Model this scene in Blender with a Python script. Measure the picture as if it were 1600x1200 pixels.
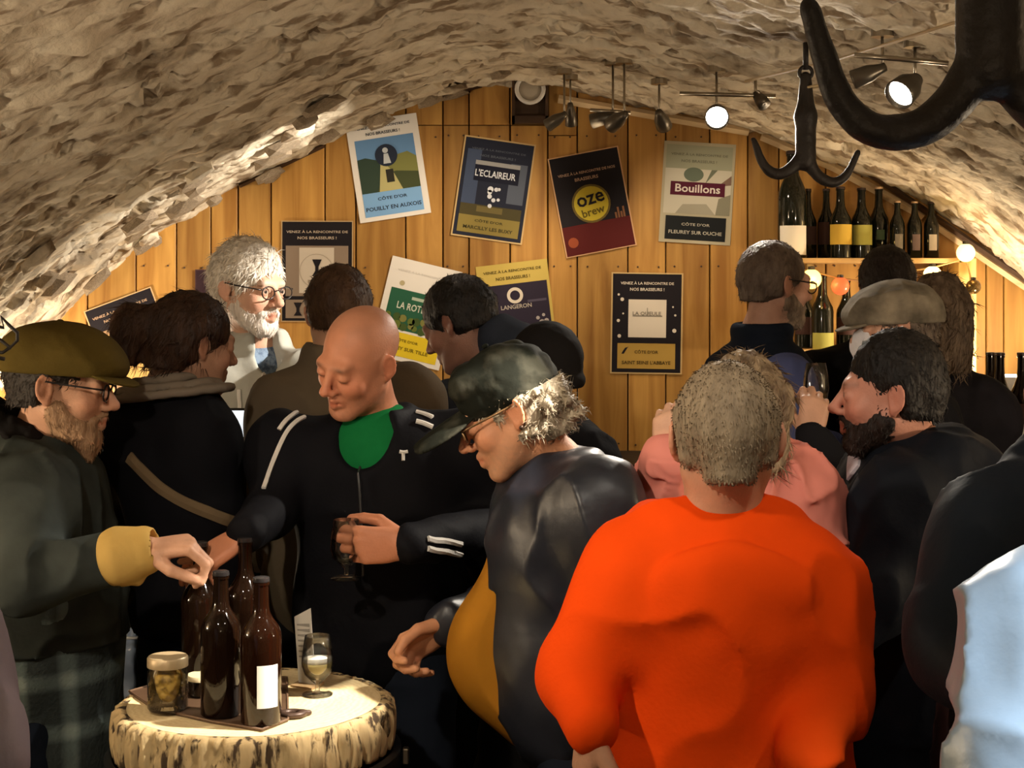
import bpy, math, random
import numpy as np
from mathutils import Vector, Matrix
from mathutils.bvhtree import BVHTree

# ------------------------------------------------------------------ scene, camera, light
scene = bpy.context.scene
for o in list(bpy.data.objects):
    bpy.data.objects.remove(o)
COL = scene.collection
random.seed(7)
rng = np.random.default_rng(11)

F_PX, YH, ZC = 2400.0, 450.0, 1.74          # focal length and horizon in the 1600x1200 frame, eye height
cam_d = bpy.data.cameras.new('camera')
cam_d.sensor_width = 36.0
cam_d.lens = F_PX / 1600.0 * 36.0
cam_d.shift_y = (YH - 600.0) / 1600.0
cam_d.clip_start = 0.05
cam = bpy.data.objects.new('camera', cam_d)
cam.location = (0, 0, ZC)
cam.rotation_euler = (math.radians(90), 0, 0)
COL.objects.link(cam)
scene.camera = cam
cam_d.dof.use_dof = False

vs = scene.view_settings
vs.view_transform = 'Standard'
vs.look = 'None'
vs.gamma = 1.0
vs.exposure = 0.0
vs.use_curve_mapping = False
scene.cycles.sample_clamp_indirect = 4.0
scene.cycles.max_bounces = 7
scene.cycles.diffuse_bounces = 3
scene.cycles.caustics_reflective = False
scene.cycles.caustics_refractive = False

world = bpy.data.worlds.new('world')
scene.world = world
world.use_nodes = True
world.node_tree.nodes['Background'].inputs[0].default_value = (0.02, 0.016, 0.012, 1)
world.node_tree.nodes['Background'].inputs[1].default_value = 1.0


def P(x, y, Y):
    """point seen at pixel (x, y) standing at depth Y in the cellar"""
    return np.array([(x - 800.0) / F_PX * Y, Y, ZC - (y - YH) / F_PX * Y])


# lamps: (position, target, watts, spot angle, blend, colour); their housings are built further down
WARM = (1.0, 0.80, 0.56)
NEUT = (1.0, 0.90, 0.76)
COOL = (0.86, 0.93, 1.0)
LAMPS = {
    'glare':  (P(1120, 181, 5.0), (0.35, 2.2, 1.3), 60, 80, 0.6, NEUT),
    'table':  (P(1414, 140, 4.0), (-0.1, 3.1, 1.35), 150, 34, 0.5, NEUT),
    'over':   (np.array([0.75, 2.60, 2.40]), (-0.53, 2.98, 0.93), 560, 15, 0.3, NEUT),
    'bar':    (P(1350, 118, 4.02), (-0.72, 4.36, 1.66), 330, 13, 0.5, NEUT),
    'track1': (P(937, 186, 5.5), (-1.75, 6.15, 1.80), 230, 44, 0.8, NEUT),
    'track2': (P(962, 190, 5.4), (-0.45, 6.5, 1.75), 38, 75, 0.8, WARM),
    'track3': (P(1035, 190, 5.6), (0.9, 6.5, 1.75), 22, 75, 0.8, WARM),
    'far1':   (P(865, 190, 5.9), (-1.3, 6.5, 1.5), 16, 80, 0.8, WARM),
    'far2':   (P(892, 184, 6.0), (0.3, 6.5, 1.4), 11, 80, 0.8, WARM),
    'fill1':  (np.array([0.55, 1.55, 2.46]), (0.3, 3.0, 1.3), 22, 62, 0.7, NEUT),  # added front fill for the crowd, out of view above
    'fill2':  (np.array([-0.75, 1.3, 2.30]), (-0.1, 3.0, 1.3), 85, 60, 0.7, (1.0, 0.84, 0.64)),  # added warm front fill from the left, out of view above
    'near3':  (np.array([1.0, 0.95, 2.36]), (0.74, 1.75, 1.1), 140, 34, 0.6, COOL),
}


def add_lamp_light(name, parent=None):
    pos, tgt, w, ang, bl, col = LAMPS[name]
    L = bpy.data.lights.new('spot_light', 'SPOT')
    L.energy = w
    L.spot_size = math.radians(ang)
    L.spot_blend = bl
    L.shadow_soft_size = 0.028
    L.color = col
    o = bpy.data.objects.new('spot_light', L)
    d = (Vector(tgt) - Vector(pos)).normalized()
    o.location = Vector(pos) + d * 0.055
    o.rotation_euler = d.to_track_quat('-Z', 'Y').to_euler()
    COL.objects.link(o)
    return o


def add_point(pos, w, col, r=0.05):
    L = bpy.data.lights.new('bulb_light', 'POINT')
    L.energy = w
    L.color = col
    L.shadow_soft_size = r
    o = bpy.data.objects.new('bulb_light', L)
    o.location = pos
    COL.objects.link(o)
    return o


for k in LAMPS:
    add_lamp_light(k)
# open-shaded lamps (stands built below); all but the first are added vault fill: x, y, z, watts
WASH_LAMPS = [(-2.02, 5.98, 1.12, 46), (1.95, 5.95, 1.42, 34), (-1.95, 2.5, 1.32, 50), (2.1, 2.6, 1.36, 56), (0.1, -0.6, 1.55, 20)]
for x, y, z, w in WASH_LAMPS:
    add_point((x, y, z), w, WARM, 0.05)

# ------------------------------------------------------------------ materials


def mat(name, col, rough=0.6, bump=0.0, bscale=60.0, var=0.0, vscale=9.0, metal=0.0, trans=0.0, emit=None,
        attr=False, stretch=(1, 1, 1), spec=0.5, sheen=0.0, coat=0.0, ior=1.45, col2=None, c2scale=12.0, c2pos=(0.45, 0.6), bdist=0.01):
    m = bpy.data.materials.new(name)
    m.use_nodes = True
    nt = m.node_tree
    b = nt.nodes['Principled BSDF']
    b.inputs['Roughness'].default_value = rough
    b.inputs['Metallic'].default_value = metal
    b.inputs['Specular IOR Level'].default_value = spec
    b.inputs['IOR'].default_value = ior
    b.inputs['Transmission Weight'].default_value = trans
    b.inputs['Sheen Weight'].default_value = sheen
    b.inputs['Coat Weight'].default_value = coat
    b.inputs['Base Color'].default_value = (*col, 1)
    if emit:
        b.inputs['Emission Color'].default_value = (*emit[0], 1)
        b.inputs['Emission Strength'].default_value = emit[1]
    N = nt.nodes.new
    LK = nt.links.new
    tc = mp = None
    if bump or var or col2:
        tc = N('ShaderNodeTexCoord')
        mp = N('ShaderNodeMapping')
        mp.inputs['Scale'].default_value = stretch
        LK(tc.outputs['Object'], mp.inputs['Vector'])
    src = None
    if attr:
        a = N('ShaderNodeAttribute')
        a.attribute_name = 'Col'
        src = a.outputs['Color']
    if col2:
        n = N('ShaderNodeTexNoise')
        n.inputs['Scale'].default_value = c2scale
        n.inputs['Detail'].default_value = 5
        LK(mp.outputs['Vector'], n.inputs['Vector'])
        r = N('ShaderNodeValToRGB')
        r.color_ramp.elements[0].position = c2pos[0]
        r.color_ramp.elements[1].position = c2pos[1]
        LK(n.outputs['Fac'], r.inputs['Fac'])
        mx = N('ShaderNodeMix')
        mx.data_type = 'RGBA'
        mx.inputs[6].default_value = (*col, 1)
        mx.inputs[7].default_value = (*col2, 1)
        if src is not None:
            LK(src, mx.inputs[6])
        LK(r.outputs['Color'], mx.inputs[0])
        src = mx.outputs[2]
    if var:
        n = N('ShaderNodeTexNoise')
        n.inputs['Scale'].default_value = vscale
        n.inputs['Detail'].default_value = 4
        LK(mp.outputs['Vector'], n.inputs['Vector'])
        mr = N('ShaderNodeMapRange')
        mr.inputs['From Min'].default_value = 0.3
        mr.inputs['From Max'].default_value = 0.7
        mr.inputs['To Min'].default_value = 1 - var
        mr.inputs['To Max'].default_value = 1 + var
        LK(n.outputs['Fac'], mr.inputs['Value'])
        mx = N('ShaderNodeVectorMath')
        mx.operation = 'SCALE'
        if src is not None:
            LK(src, mx.inputs[0])
        else:
            mx.inputs[0].default_value = col
        LK(mr.outputs['Result'], mx.inputs['Scale'])
        src = mx.outputs['Vector']
    if src is not None:
        LK(src, b.inputs['Base Color'])
    if bump:
        n = N('ShaderNodeTexNoise')
        n.inputs['Scale'].default_value = bscale
        n.inputs['Detail'].default_value = 4
        LK(mp.outputs['Vector'], n.inputs['Vector'])
        bp = N('ShaderNodeBump')
        bp.inputs['Strength'].default_value = min(1.0, bump)
        bp.inputs['Distance'].default_value = bdist
        LK(n.outputs['Fac'], bp.inputs['Height'])
        LK(bp.outputs['Normal'], b.inputs['Normal'])
    return m


def thin_glass(name, tint, refl=0.9):
    m = bpy.data.materials.new(name)
    m.use_nodes = True
    nt = m.node_tree
    nt.nodes.remove(nt.nodes['Principled BSDF'])
    out = nt.nodes['Material Output']
    tr = nt.nodes.new('ShaderNodeBsdfTransparent')
    tr.inputs[0].default_value = (*tint, 1)
    gl = nt.nodes.new('ShaderNodeBsdfGlossy')
    gl.inputs['Roughness'].default_value = 0.04
    fr = nt.nodes.new('ShaderNodeFresnel')
    fr.inputs[0].default_value = 1.45
    mu = nt.nodes.new('ShaderNodeMath')
    mu.operation = 'MULTIPLY'
    mu.inputs[1].default_value = refl
    mx = nt.nodes.new('ShaderNodeMixShader')
    nt.links.new(fr.outputs[0], mu.inputs[0])
    nt.links.new(mu.outputs[0], mx.inputs[0])
    nt.links.new(tr.outputs[0], mx.inputs[1])
    nt.links.new(gl.outputs[0], mx.inputs[2])
    nt.links.new(mx.outputs[0], out.inputs[0])
    return m


_mc = {}


def flat(col, rough=0.6, **kw):
    key = (tuple(round(c, 4) for c in col), rough, tuple(sorted(kw.items())))
    if key not in _mc:
        _mc[key] = mat('paint_%d' % len(_mc), col, max(rough, 0.6), **{'spec': 0.12, **kw})
    return _mc[key]


def wood_mat(name, c1, c2, scale=1.0, vertical=True, rough=0.55, knots=True):
    m = bpy.data.materials.new(name)
    m.use_nodes = True
    nt = m.node_tree
    b = nt.nodes['Principled BSDF']
    b.inputs['Roughness'].default_value = rough
    b.inputs['Specular IOR Level'].default_value = 0.35
    N, LK = nt.nodes.new, nt.links.new
    tc = N('ShaderNodeTexCoord')
    oi = N('ShaderNodeObjectInfo')
    off = N('ShaderNodeVectorMath')
    off.operation = 'SCALE'
    off.inputs[0].default_value = (13.0, 5.0, 29.0)
    LK(oi.outputs['Random'], off.inputs['Scale'])
    ad = N('ShaderNodeVectorMath')
    LK(tc.outputs['Object'], ad.inputs[0])
    LK(off.outputs['Vector'], ad.inputs[1])
    mp = N('ShaderNodeMapping')
    mp.inputs['Scale'].default_value = (9 * scale, 9 * scale, 0.7 * scale) if vertical else (0.7 * scale, 9 * scale, 9 * scale)
    LK(ad.outputs['Vector'], mp.inputs['Vector'])
    n = N('ShaderNodeTexNoise')
    n.inputs['Scale'].default_value = 2.2
    n.inputs['Detail'].default_value = 6
    n.inputs['Distortion'].default_value = 0.6
    LK(mp.outputs['Vector'], n.inputs['Vector'])
    r = N('ShaderNodeValToRGB')
    r.color_ramp.elements[0].position = 0.3
    r.color_ramp.elements[0].color = (*c1, 1)
    r.color_ramp.elements[1].position = 0.72
    r.color_ramp.elements[1].color = (*c2, 1)
    LK(n.outputs['Fac'], r.inputs['Fac'])
    # every board its own tone
    mr = N('ShaderNodeMapRange')
    mr.inputs['To Min'].default_value = 0.72
    mr.inputs['To Max'].default_value = 1.18
    LK(oi.outputs['Random'], mr.inputs['Value'])
    sc = N('ShaderNodeVectorMath')
    sc.operation = 'SCALE'
    LK(r.outputs['Color'], sc.inputs[0])
    LK(mr.outputs['Result'], sc.inputs['Scale'])
    last = sc.outputs['Vector']
    if knots:
        v = N('ShaderNodeTexVoronoi')
        v.inputs['Scale'].default_value = 1.7
        mp2 = N('ShaderNodeMapping')
        mp2.inputs['Scale'].default_value = (1.6, 1.6, 1.0) if vertical else (1.0, 1.6, 1.6)
        LK(ad.outputs['Vector'], mp2.inputs['Vector'])
        LK(mp2.outputs['Vector'], v.inputs['Vector'])
        kr = N('ShaderNodeValToRGB')
        kr.color_ramp.elements[0].position = 0.02
        kr.color_ramp.elements[0].color = (0.25, 0.18, 0.12, 1)
        kr.color_ramp.elements[1].position = 0.05
        kr.color_ramp.elements[1].color = (1, 1, 1, 1)
        LK(v.outputs['Distance'], kr.inputs['Fac'])
        mu = N('ShaderNodeVectorMath')
        mu.operation = 'MULTIPLY'
        LK(last, mu.inputs[0])
        LK(kr.outputs['Color'], mu.inputs[1])
        last = mu.outputs['Vector']
    LK(last, b.inputs['Base Color'])
    bp = N('ShaderNodeBump')
    bp.inputs['Strength'].default_value = 0.25
    bp.inputs['Distance'].default_value = 0.004
    LK(n.outputs['Fac'], bp.inputs['Height'])
    LK(bp.outputs['Normal'], b.inputs['Normal'])
    return m


# ------------------------------------------------------------------ object helpers
ORG = {}


def tag(o, label=None, cat=None, group=None, kind=None):
    if label:
        o['label'] = label
    if cat:
        o['category'] = cat
    if group:
        o['group'] = group
    if kind:
        o['kind'] = kind
    return o


def empty(name, loc, label=None, cat=None, group=None):
    o = bpy.data.objects.new(name, None)
    o.location = loc
    o.empty_display_size = 0.1
    COL.objects.link(o)
    ORG[o.name] = np.array(loc, float)
    return tag(o, label, cat, group)


def mk(name, verts, faces, m, parent=None, smooth=False, origin=None, cols=None):
    """one mesh object from world-space vertices; parented under parent when given"""
    V = np.asarray(verts, float).reshape(-1, 3)
    po = ORG.get(parent.name, np.zeros(3)) if parent is not None else np.zeros(3)
    if origin is None:
        if parent is None:
            c = 0.5 * (V.min(0) + V.max(0))
            origin = np.array([c[0], c[1], V[:, 2].min()])
        else:
            origin = po
    origin = np.array(origin, float)
    me = bpy.data.meshes.new(name)
    Vl = V - origin
    if isinstance(faces, np.ndarray):
        nf, k = faces.shape
        me.vertices.add(len(Vl))
        me.vertices.foreach_set('co', Vl.astype(np.float32).ravel())
        me.loops.add(nf * k)
        me.loops.foreach_set('vertex_index', faces.astype(np.int32).ravel())
        me.polygons.add(nf)
        me.polygons.foreach_set('loop_start', np.arange(0, nf * k, k, dtype=np.int32))
        me.polygons.foreach_set('loop_total', np.full(nf, k, np.int32))
        me.update(calc_edges=True)
    else:
        me.from_pydata([tuple(v) for v in Vl], [], [tuple(f) for f in faces])
        me.update()
    if cols is not None:
        a = me.color_attributes.new('Col', 'FLOAT_COLOR', 'POINT')
        c4 = np.ones((len(V), 4), np.float32)
        c4[:, :3] = cols
        a.data.foreach_set('color', c4.ravel())
    if smooth:
        me.polygons.foreach_set('use_smooth', np.ones(len(me.polygons), bool))
    if m is not None:
        me.materials.append(m)
    o = bpy.data.objects.new(name, me)
    COL.objects.link(o)
    if parent is not None:
        o.parent = parent
        o.location = origin - po
    else:
        o.location = origin
    ORG[o.name] = origin
    return o


class MB:
    """collects verts and faces of one mesh"""

    def __init__(s):
        s.v, s.f = [], []

    def add(s, v, f):
        n = len(s.v)
        s.v += [tuple(x) for x in v]
        s.f += [tuple(i + n for i in q) for q in f]
        return s

    def box(s, lo, hi, bev=0.0):
        x0, y0, z0 = lo
        x1, y1, z1 = hi
        if bev <= 0:
            v = [(x0, y0, z0), (x1, y0, z0), (x1, y1, z0), (x0, y1, z0), (x0, y0, z1), (x1, y0, z1), (x1, y1, z1), (x0, y1, z1)]
            f = [(0, 3, 2, 1), (4, 5, 6, 7), (0, 1, 5, 4), (1, 2, 6, 5), (2, 3, 7, 6), (3, 0, 4, 7)]
            return s.add(v, f)
        b = bev
        v, ring = [], []
        for z, i in ((z0, b), (z0 + b, 0), (z1 - b, 0), (z1, b)):
            r = []
            for (x, y) in ((x0 + i, y0 + b + i * 0), (x0 + b + i * 0, y0 + i), (x1 - b, y0 + i), (x1 - i, y0 + b),
                           (x1 - i, y1 - b), (x1 - b, y1 - i), (x0 + b, y1 - i), (x0 + i, y1 - b)):
                r.append(len(v))
                v.append((x, y, z))
            ring.append(r)
        f = [tuple(reversed(ring[0])), tuple(ring[-1])]
        for a, c in zip(ring, ring[1:]):
            for k in range(8):
                f.append((a[k], a[(k + 1) % 8], c[(k + 1) % 8], c[k]))
        return s.add(v, f)

    def tube(s, path, r, n=8, closed=False, flat_y=1.0):
        path = [np.array(p, float) for p in path]
        m = len(path)
        rr = r if hasattr(r, '__len__') else [r] * m
        v = []
        up = None
        for i, p in enumerate(path):
            a = path[(i - 1) % m] if (closed or i > 0) else p
            b = path[(i + 1) % m] if (closed or i < m - 1) else p
            t = b - a
            t = t / (np.linalg.norm(t) + 1e-9)
            if up is None:
                up = np.array([0, 0, 1.0]) if abs(t[2]) < 0.9 else np.array([1.0, 0, 0])
            up = up - t * np.dot(up, t)
            up /= np.linalg.norm(up) + 1e-9
            sd = np.cross(t, up)
            for k in range(n):
                a_ = 2 * math.pi * k / n
                v.append(p + rr[i] * (math.cos(a_) * sd + math.sin(a_) * up * flat_y))
        f = []
        for i in range(m if closed else m - 1):
            j = (i + 1) % m
            for k in range(n):
                f.append((i * n + k, i * n + (k + 1) % n, j * n + (k + 1) % n, j * n + k))
        if not closed:
            f.append(tuple(reversed(range(n))))
            f.append(tuple(range((m - 1) * n, m * n)))
        return s.add(v, f)

    def lathe(s, prof, c=(0, 0, 0), n=24, R=None, jag=None):
        v = []
        for (r, z) in prof:
            for k in range(n):
                a = 2 * math.pi * k / n
                p = np.array([r * math.cos(a), r * math.sin(a), z])
                if R is not None:
                    p = R @ p
                v.append(p + np.array(c))
        f = []
        for i in range(len(prof) - 1):
            for k in range(n):
                f.append((i * n + k, i * n + (k + 1) % n, (i + 1) * n + (k + 1) % n, (i + 1) * n + k))
        if prof[0][0] > 1e-4:
            f.append(tuple(reversed(range(n))))
        if prof[-1][0] > 1e-4:
            f.append(tuple(range((len(prof) - 1) * n, len(prof) * n)))
        return s.add(v, f)

    def build(s, name, m, parent=None, smooth=False, origin=None):
        return mk(name, s.v, s.f, m, parent, smooth, origin)


def auto_smooth(o, deg=40):
    me = o.data
    me.polygons.foreach_set('use_smooth', np.ones(len(me.polygons), bool))
    try:
        me.set_sharp_from_angle(angle=math.radians(deg))
    except Exception:
        pass
    return o


def rot_to(d):
    """rotation matrix taking +Z to d"""
    return np.array(Vector(d).to_track_quat('Z', 'Y').to_matrix())


# ------------------------------------------------------------------ noise


def _h(ix, iy, iz, seed):
    n = (ix * 374761393 + iy * 668265263 + iz * 1274126177 + seed * 974634777) & 0xFFFFFFFF
    n = ((n ^ (n >> 13)) * 1274126177) & 0xFFFFFFFF
    n = n ^ (n >> 16)
    return (n & 0xFFFF).astype(np.float32) / 65535.0


def vnoise(p, seed=0):
    p = np.asarray(p, np.float32)
    i = np.floor(p).astype(np.int64)
    f = p - i
    f = f * f * (3 - 2 * f)
    out = 0
    for dx in (0, 1):
        wx = f[:, 0] if dx else 1 - f[:, 0]
        for dy in (0, 1):
            wy = f[:, 1] if dy else 1 - f[:, 1]
            for dz in (0, 1):
                wz = f[:, 2] if dz else 1 - f[:, 2]
                out = out + wx * wy * wz * _h(i[:, 0] + dx, i[:, 1] + dy, i[:, 2] + dz, seed)
    return out


def fbm(p, octv=3, seed=0):
    a, t, o = 1.0, 0.0, 0.0
    for k in range(octv):
        o = o + a * vnoise(np.asarray(p) * (2.03 ** k) + 17.3 * k, seed + k)
        t += a
        a *= 0.5
    return o / t


# ------------------------------------------------------------------ signed-distance modelling (one continuous skin per part)


class Field:
    def __init__(s):
        s.ops = []

    def _op(s, kind, fn, lo, hi, k):
        s.ops.append((kind, fn, np.array(lo, float), np.array(hi, float), k))

    def cap(s, a, b, ra, rb=None, k=0.02, kind='add', sq=None):
        rb = ra if rb is None else rb
        a = np.array(a, float)
        b = np.array(b, float)
        ba = b - a
        L2 = float(ba @ ba) + 1e-12

        def fn(X, Y, Z):
            px, py, pz = X - a[0], Y - a[1], Z - a[2]
            h = np.clip((px * ba[0] + py * ba[1] + pz * ba[2]) / L2, 0, 1)
            return np.sqrt((px - h * ba[0]) ** 2 + (py - h * ba[1]) ** 2 + (pz - h * ba[2]) ** 2) - (ra + (rb - ra) * h)
        r = max(ra, rb)
        s._op(kind, fn, np.minimum(a, b) - r, np.maximum(a, b) + r, k)
        return s

    def ell(s, c, rad, R=None, k=0.02, kind='add'):
        c = np.array(c, float)
        rad = np.array(rad, float)
        R = np.eye(3) if R is None else np.array(R, float)

        def fn(X, Y, Z):
            px, py, pz = X - c[0], Y - c[1], Z - c[2]
            u = (R[0, 0] * px + R[1, 0] * py + R[2, 0] * pz)
            v = (R[0, 1] * px + R[1, 1] * py + R[2, 1] * pz)
            w = (R[0, 2] * px + R[1, 2] * py + R[2, 2] * pz)
            k0 = np.sqrt((u / rad[0]) ** 2 + (v / rad[1]) ** 2 + (w / rad[2]) ** 2)
            k1 = np.sqrt((u / rad[0] ** 2) ** 2 + (v / rad[1] ** 2) ** 2 + (w / rad[2] ** 2) ** 2)
            return k0 * (k0 - 1.0) / np.maximum(k1, 1e-6)
        e = np.sqrt(((R * rad[None, :]) ** 2).sum(1))
        s._op(kind, fn, c - e, c + e, k)
        return s

    def torus(s, c, R, rad, tube, sq=(1, 1, 1), k=0.01):
        """ring of radius rad around the local z axis of R; sq stretches local axes"""
        c = np.array(c, float)
        R = np.array(R, float)
        sq = np.array(sq, float)

        def fn(X, Y, Z):
            px, py, pz = X - c[0], Y - c[1], Z - c[2]
            u = (R[0, 0] * px + R[1, 0] * py + R[2, 0] * pz) / sq[0]
            v = (R[0, 1] * px + R[1, 1] * py + R[2, 1] * pz) / sq[1]
            w = (R[0, 2] * px + R[1, 2] * py + R[2, 2] * pz) / sq[2]
            return (np.sqrt((np.sqrt(u * u + v * v) - rad) ** 2 + w * w) - tube) * min(sq)
        e = (rad + tube) * max(sq)
        s._op('add', fn, c - e, c + e, k)
        return s

    def box(s, c, half, R=None, r=0.005, k=0.01, kind='add'):
        c = np.array(c, float)
        half = np.array(half, float)
        R = np.eye(3) if R is None else np.array(R, float)

        def fn(X, Y, Z):
            px, py, pz = X - c[0], Y - c[1], Z - c[2]
            q = []
            for j in range(3):
                q.append(np.abs(R[0, j] * px + R[1, j] * py + R[2, j] * pz) - half[j] + r)
            o = np.sqrt(sum(np.maximum(t, 0) ** 2 for t in q))
            return o + np.minimum(np.maximum(np.maximum(q[0], q[1]), q[2]), 0) - r
        e = np.abs(R) @ half
        s._op(kind, fn, c - e, c + e, k)
        return s

    def cut(s, n, p, k=0.01):
        """remove everything on the side n points to"""
        n = np.array(n, float)
        n /= np.linalg.norm(n)
        d = float(n @ np.array(p, float))
        s.ops.append(('cut', lambda X, Y, Z: n[0] * X + n[1] * Y + n[2] * Z - d, None, None, k))
        return s

    def noise(s, amp, freq, seed=0, octv=2, ridged=False, stretch=(1, 1, 1), R=None):
        s.ops.append(('noise', (amp, freq, seed, octv, ridged, stretch, R), None, None, 0))
        return s

    def folds(s, amp, freq, seed=0, stretch=(1, 1, 1), R=None):
        s.ops.append(('folds', (amp, freq, seed, stretch, R), None, None, 0))
        return s

    def build(s, h):
        adds = [o for o in s.ops if o[0] == 'add']
        lo = np.min([o[2] for o in adds], 0) - 4 * h
        hi = np.max([o[3] for o in adds], 0) + 4 * h
        n = np.ceil((hi - lo) / h).astype(int) + 1
        ax = [(lo[i] + h * np.arange(n[i])).astype(np.float32) for i in range(3)]
        V = np.full(n, 1.0, np.float32)
        for kind, fn, l, u, k in s.ops:
            if kind in ('add', 'sub'):
                pad = k + 3 * h + (0.02 if kind == 'add' else 0)
                i0 = np.clip(np.floor((l - pad - lo) / h).astype(int), 0, n)
                i1 = np.clip(np.ceil((u + pad - lo) / h).astype(int) + 1, 0, n)
                if (i1 <= i0).any():
                    continue
                sl = tuple(slice(a, b) for a, b in zip(i0, i1))
                X, Y, Z = ax[0][sl[0]][:, None, None], ax[1][sl[1]][None, :, None], ax[2][sl[2]][None, None, :]
                d = fn(X, Y, Z).astype(np.float32)
                A = V[sl]
                kk = max(k, 1e-5)
                if kind == 'add':
                    t = np.maximum(kk - np.abs(A - d), 0) / kk
                    V[sl] = np.minimum(A, d) - t * t * kk * 0.25
                else:
                    d = -d
                    t = np.maximum(kk - np.abs(A - d), 0) / kk
                    V[sl] = np.maximum(A, d) + t * t * kk * 0.25
            elif kind == 'cut':
                d = fn(ax[0][:, None, None], ax[1][None, :, None], ax[2][None, None, :]).astype(np.float32)
                V = np.maximum(V, d)
            elif kind == 'folds':
                amp, freq, seed, st, R = fn
                m = np.abs(V) < amp * 1.6 + 2 * h
                idx = np.argwhere(m)
                p = np.stack([ax[i][idx[:, i]] for i in range(3)], 1)
                if R is not None:
                    p = p @ np.array(R, np.float32)
                p = p * np.array(st, np.float32)
                w = np.stack([vnoise(p * freq * 0.5 + 5.0 * q_, seed + 31 + q_) for q_ in range(3)], 1)
                q = vnoise(p * freq + w * 1.1, seed)
                r_ = (1 - np.abs(2 * q - 1)) ** 2.5
                q2 = vnoise(p * freq * 2.3 + w, seed + 5)
                V[m] -= (amp * (r_ - 0.32) + 0.35 * amp * (q2 - 0.5)).astype(np.float32)
            elif kind == 'noise':
                amp, freq, seed, octv, ridged, st, R = fn
                m = np.abs(V) < amp * 1.6 + 2 * h
                idx = np.argwhere(m)
                p = np.stack([ax[i][idx[:, i]] for i in range(3)], 1)
                if R is not None:
                    p = p @ np.array(R, np.float32)
                q = fbm(p * np.array(st, np.float32) * freq, octv, seed)
                if ridged:
                    q = 1 - np.abs(2 * q - 1) * 2
                else:
                    q = (q - 0.5) * 2
                V[m] += (amp * q).astype(np.float32)
        return surfnets(V, lo, h)


def surfnets(V, org, h):
    I = V < 0
    c = np.zeros(tuple(x - 1 for x in V.shape), np.int8)
    sls = [slice(0, -1), slice(1, None)]
    for a in (0, 1):
        for b in (0, 1):
            for d in (0, 1):
                c += I[sls[a], sls[b], sls[d]]
    m = (c > 0) & (c < 8)
    idx = np.argwhere(m)
    ids = np.full(m.shape, -1, np.int32)
    ids[m] = np.arange(len(idx), dtype=np.int32)
    cv = {}
    for a in (0, 1):
        for b in (0, 1):
            for d in (0, 1):
                cv[(a, b, d)] = V[idx[:, 0] + a, idx[:, 1] + b, idx[:, 2] + d]
    acc = np.zeros((len(idx), 3))
    cnt = np.zeros(len(idx))
    cs = list(cv)
    for p in cs:
        for ax in range(3):
            if p[ax] == 0:
                q = list(p)
                q[ax] = 1
                q = tuple(q)
                va, vb = cv[p], cv[q]
                x = (va < 0) != (vb < 0)
                t = np.where(x, va / np.where(x, va - vb, 1), 0)
                for j in range(3):
                    acc[:, j] += np.where(x, p[j] + (t if j == ax else 0), 0)
                cnt += x
    verts = np.array(org) + h * (idx + acc / np.maximum(cnt, 1)[:, None])
    quads = []
    for ax in range(3):
        u, w = (ax + 1) % 3, (ax + 2) % 3
        lo = [slice(1, -1)] * 3
        hi = [slice(1, -1)] * 3
        lo[ax] = slice(0, -1)
        hi[ax] = slice(1, None)
        A, B = I[tuple(lo)], I[tuple(hi)]
        e = np.argwhere(A != B)
        if not len(e):
            continue
        ins = A[tuple(e.T)]
        e = e + 1
        e[:, ax] -= 1
        q = []
        for du, dw in ((-1, -1), (0, -1), (0, 0), (-1, 0)):
            g = e.copy()
            g[:, u] += du
            g[:, w] += dw
            q.append(ids[tuple(g.T)])
        q = np.stack(q, 1)
        q[~ins] = q[~ins][:, ::-1]
        quads.append(q)
    Q = np.concatenate(quads)
    Q = Q[(Q >= 0).all(1)]
    return verts, Q


GEO = {}


def sdf_obj(name, S, h, m, parent=None, colfn=None):
    v, q = S.build(h)
    GEO['last'] = (v, q)
    return mk(name, v, q, m, parent, smooth=True, cols=None if colfn is None else colfn(v))


def bvh_of(o):
    """surface of a built mesh in world space"""
    me = o.data
    V = np.empty(len(me.vertices) * 3, np.float32)
    me.vertices.foreach_get('co', V)
    V = V.reshape(-1, 3) + ORG[o.name]
    return BVHTree.FromPolygons([tuple(v) for v in V], [tuple(p.vertices) for p in me.polygons])


def ribbon(name, pts, width, m, bvh, parent, off=0.003, n=24, thick=0.004):
    """a strip of cloth lying on a surface"""
    pts = np.array(pts, float)
    seg = np.r_[0, np.cumsum(np.linalg.norm(np.diff(pts, axis=0), axis=1))]
    t = np.linspace(0, seg[-1], n)
    path = np.stack([np.interp(t, seg, pts[:, j]) for j in range(3)], 1)
    pr, nr = [], []
    for p in path:
        r = bvh.find_nearest(Vector(p))
        pr.append(np.array(r[0]))
        nr.append(np.array(r[1]))
    pr = np.array(pr)
    for _ in range(2):
        pr[1:-1] = 0.25 * pr[:-2] + 0.5 * pr[1:-1] + 0.25 * pr[2:]
    v, f = [], []
    for i in range(n):
        tg = pr[min(i + 1, n - 1)] - pr[max(i - 1, 0)]
        sd = np.cross(tg, nr[i])
        sd /= np.linalg.norm(sd) + 1e-9
        row = []
        for sx in (-1, 0, 1):
            q = pr[i] + sd * sx * width / 2
            r = bvh.find_nearest(Vector(q))
            row.append(np.array(r[0]) + np.array(r[1]) * (off + (thick if sx == 0 else 0.5 * thick)))
        lowr = [pr[i] + sd * sx * width / 2 - nr[i] * 0.004 for sx in (1, -1)]
        v += row + lowr
    for i in range(n - 1):
        for k in range(5):
            f.append((i * 5 + k, i * 5 + (k + 1) % 5, (i + 1) * 5 + (k + 1) % 5, (i + 1) * 5 + k))
    f.append(tuple(reversed(range(5))))
    f.append(tuple(range((n - 1) * 5, n * 5)))
    return mk(name, v, f, m, parent, smooth=False)


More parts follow.
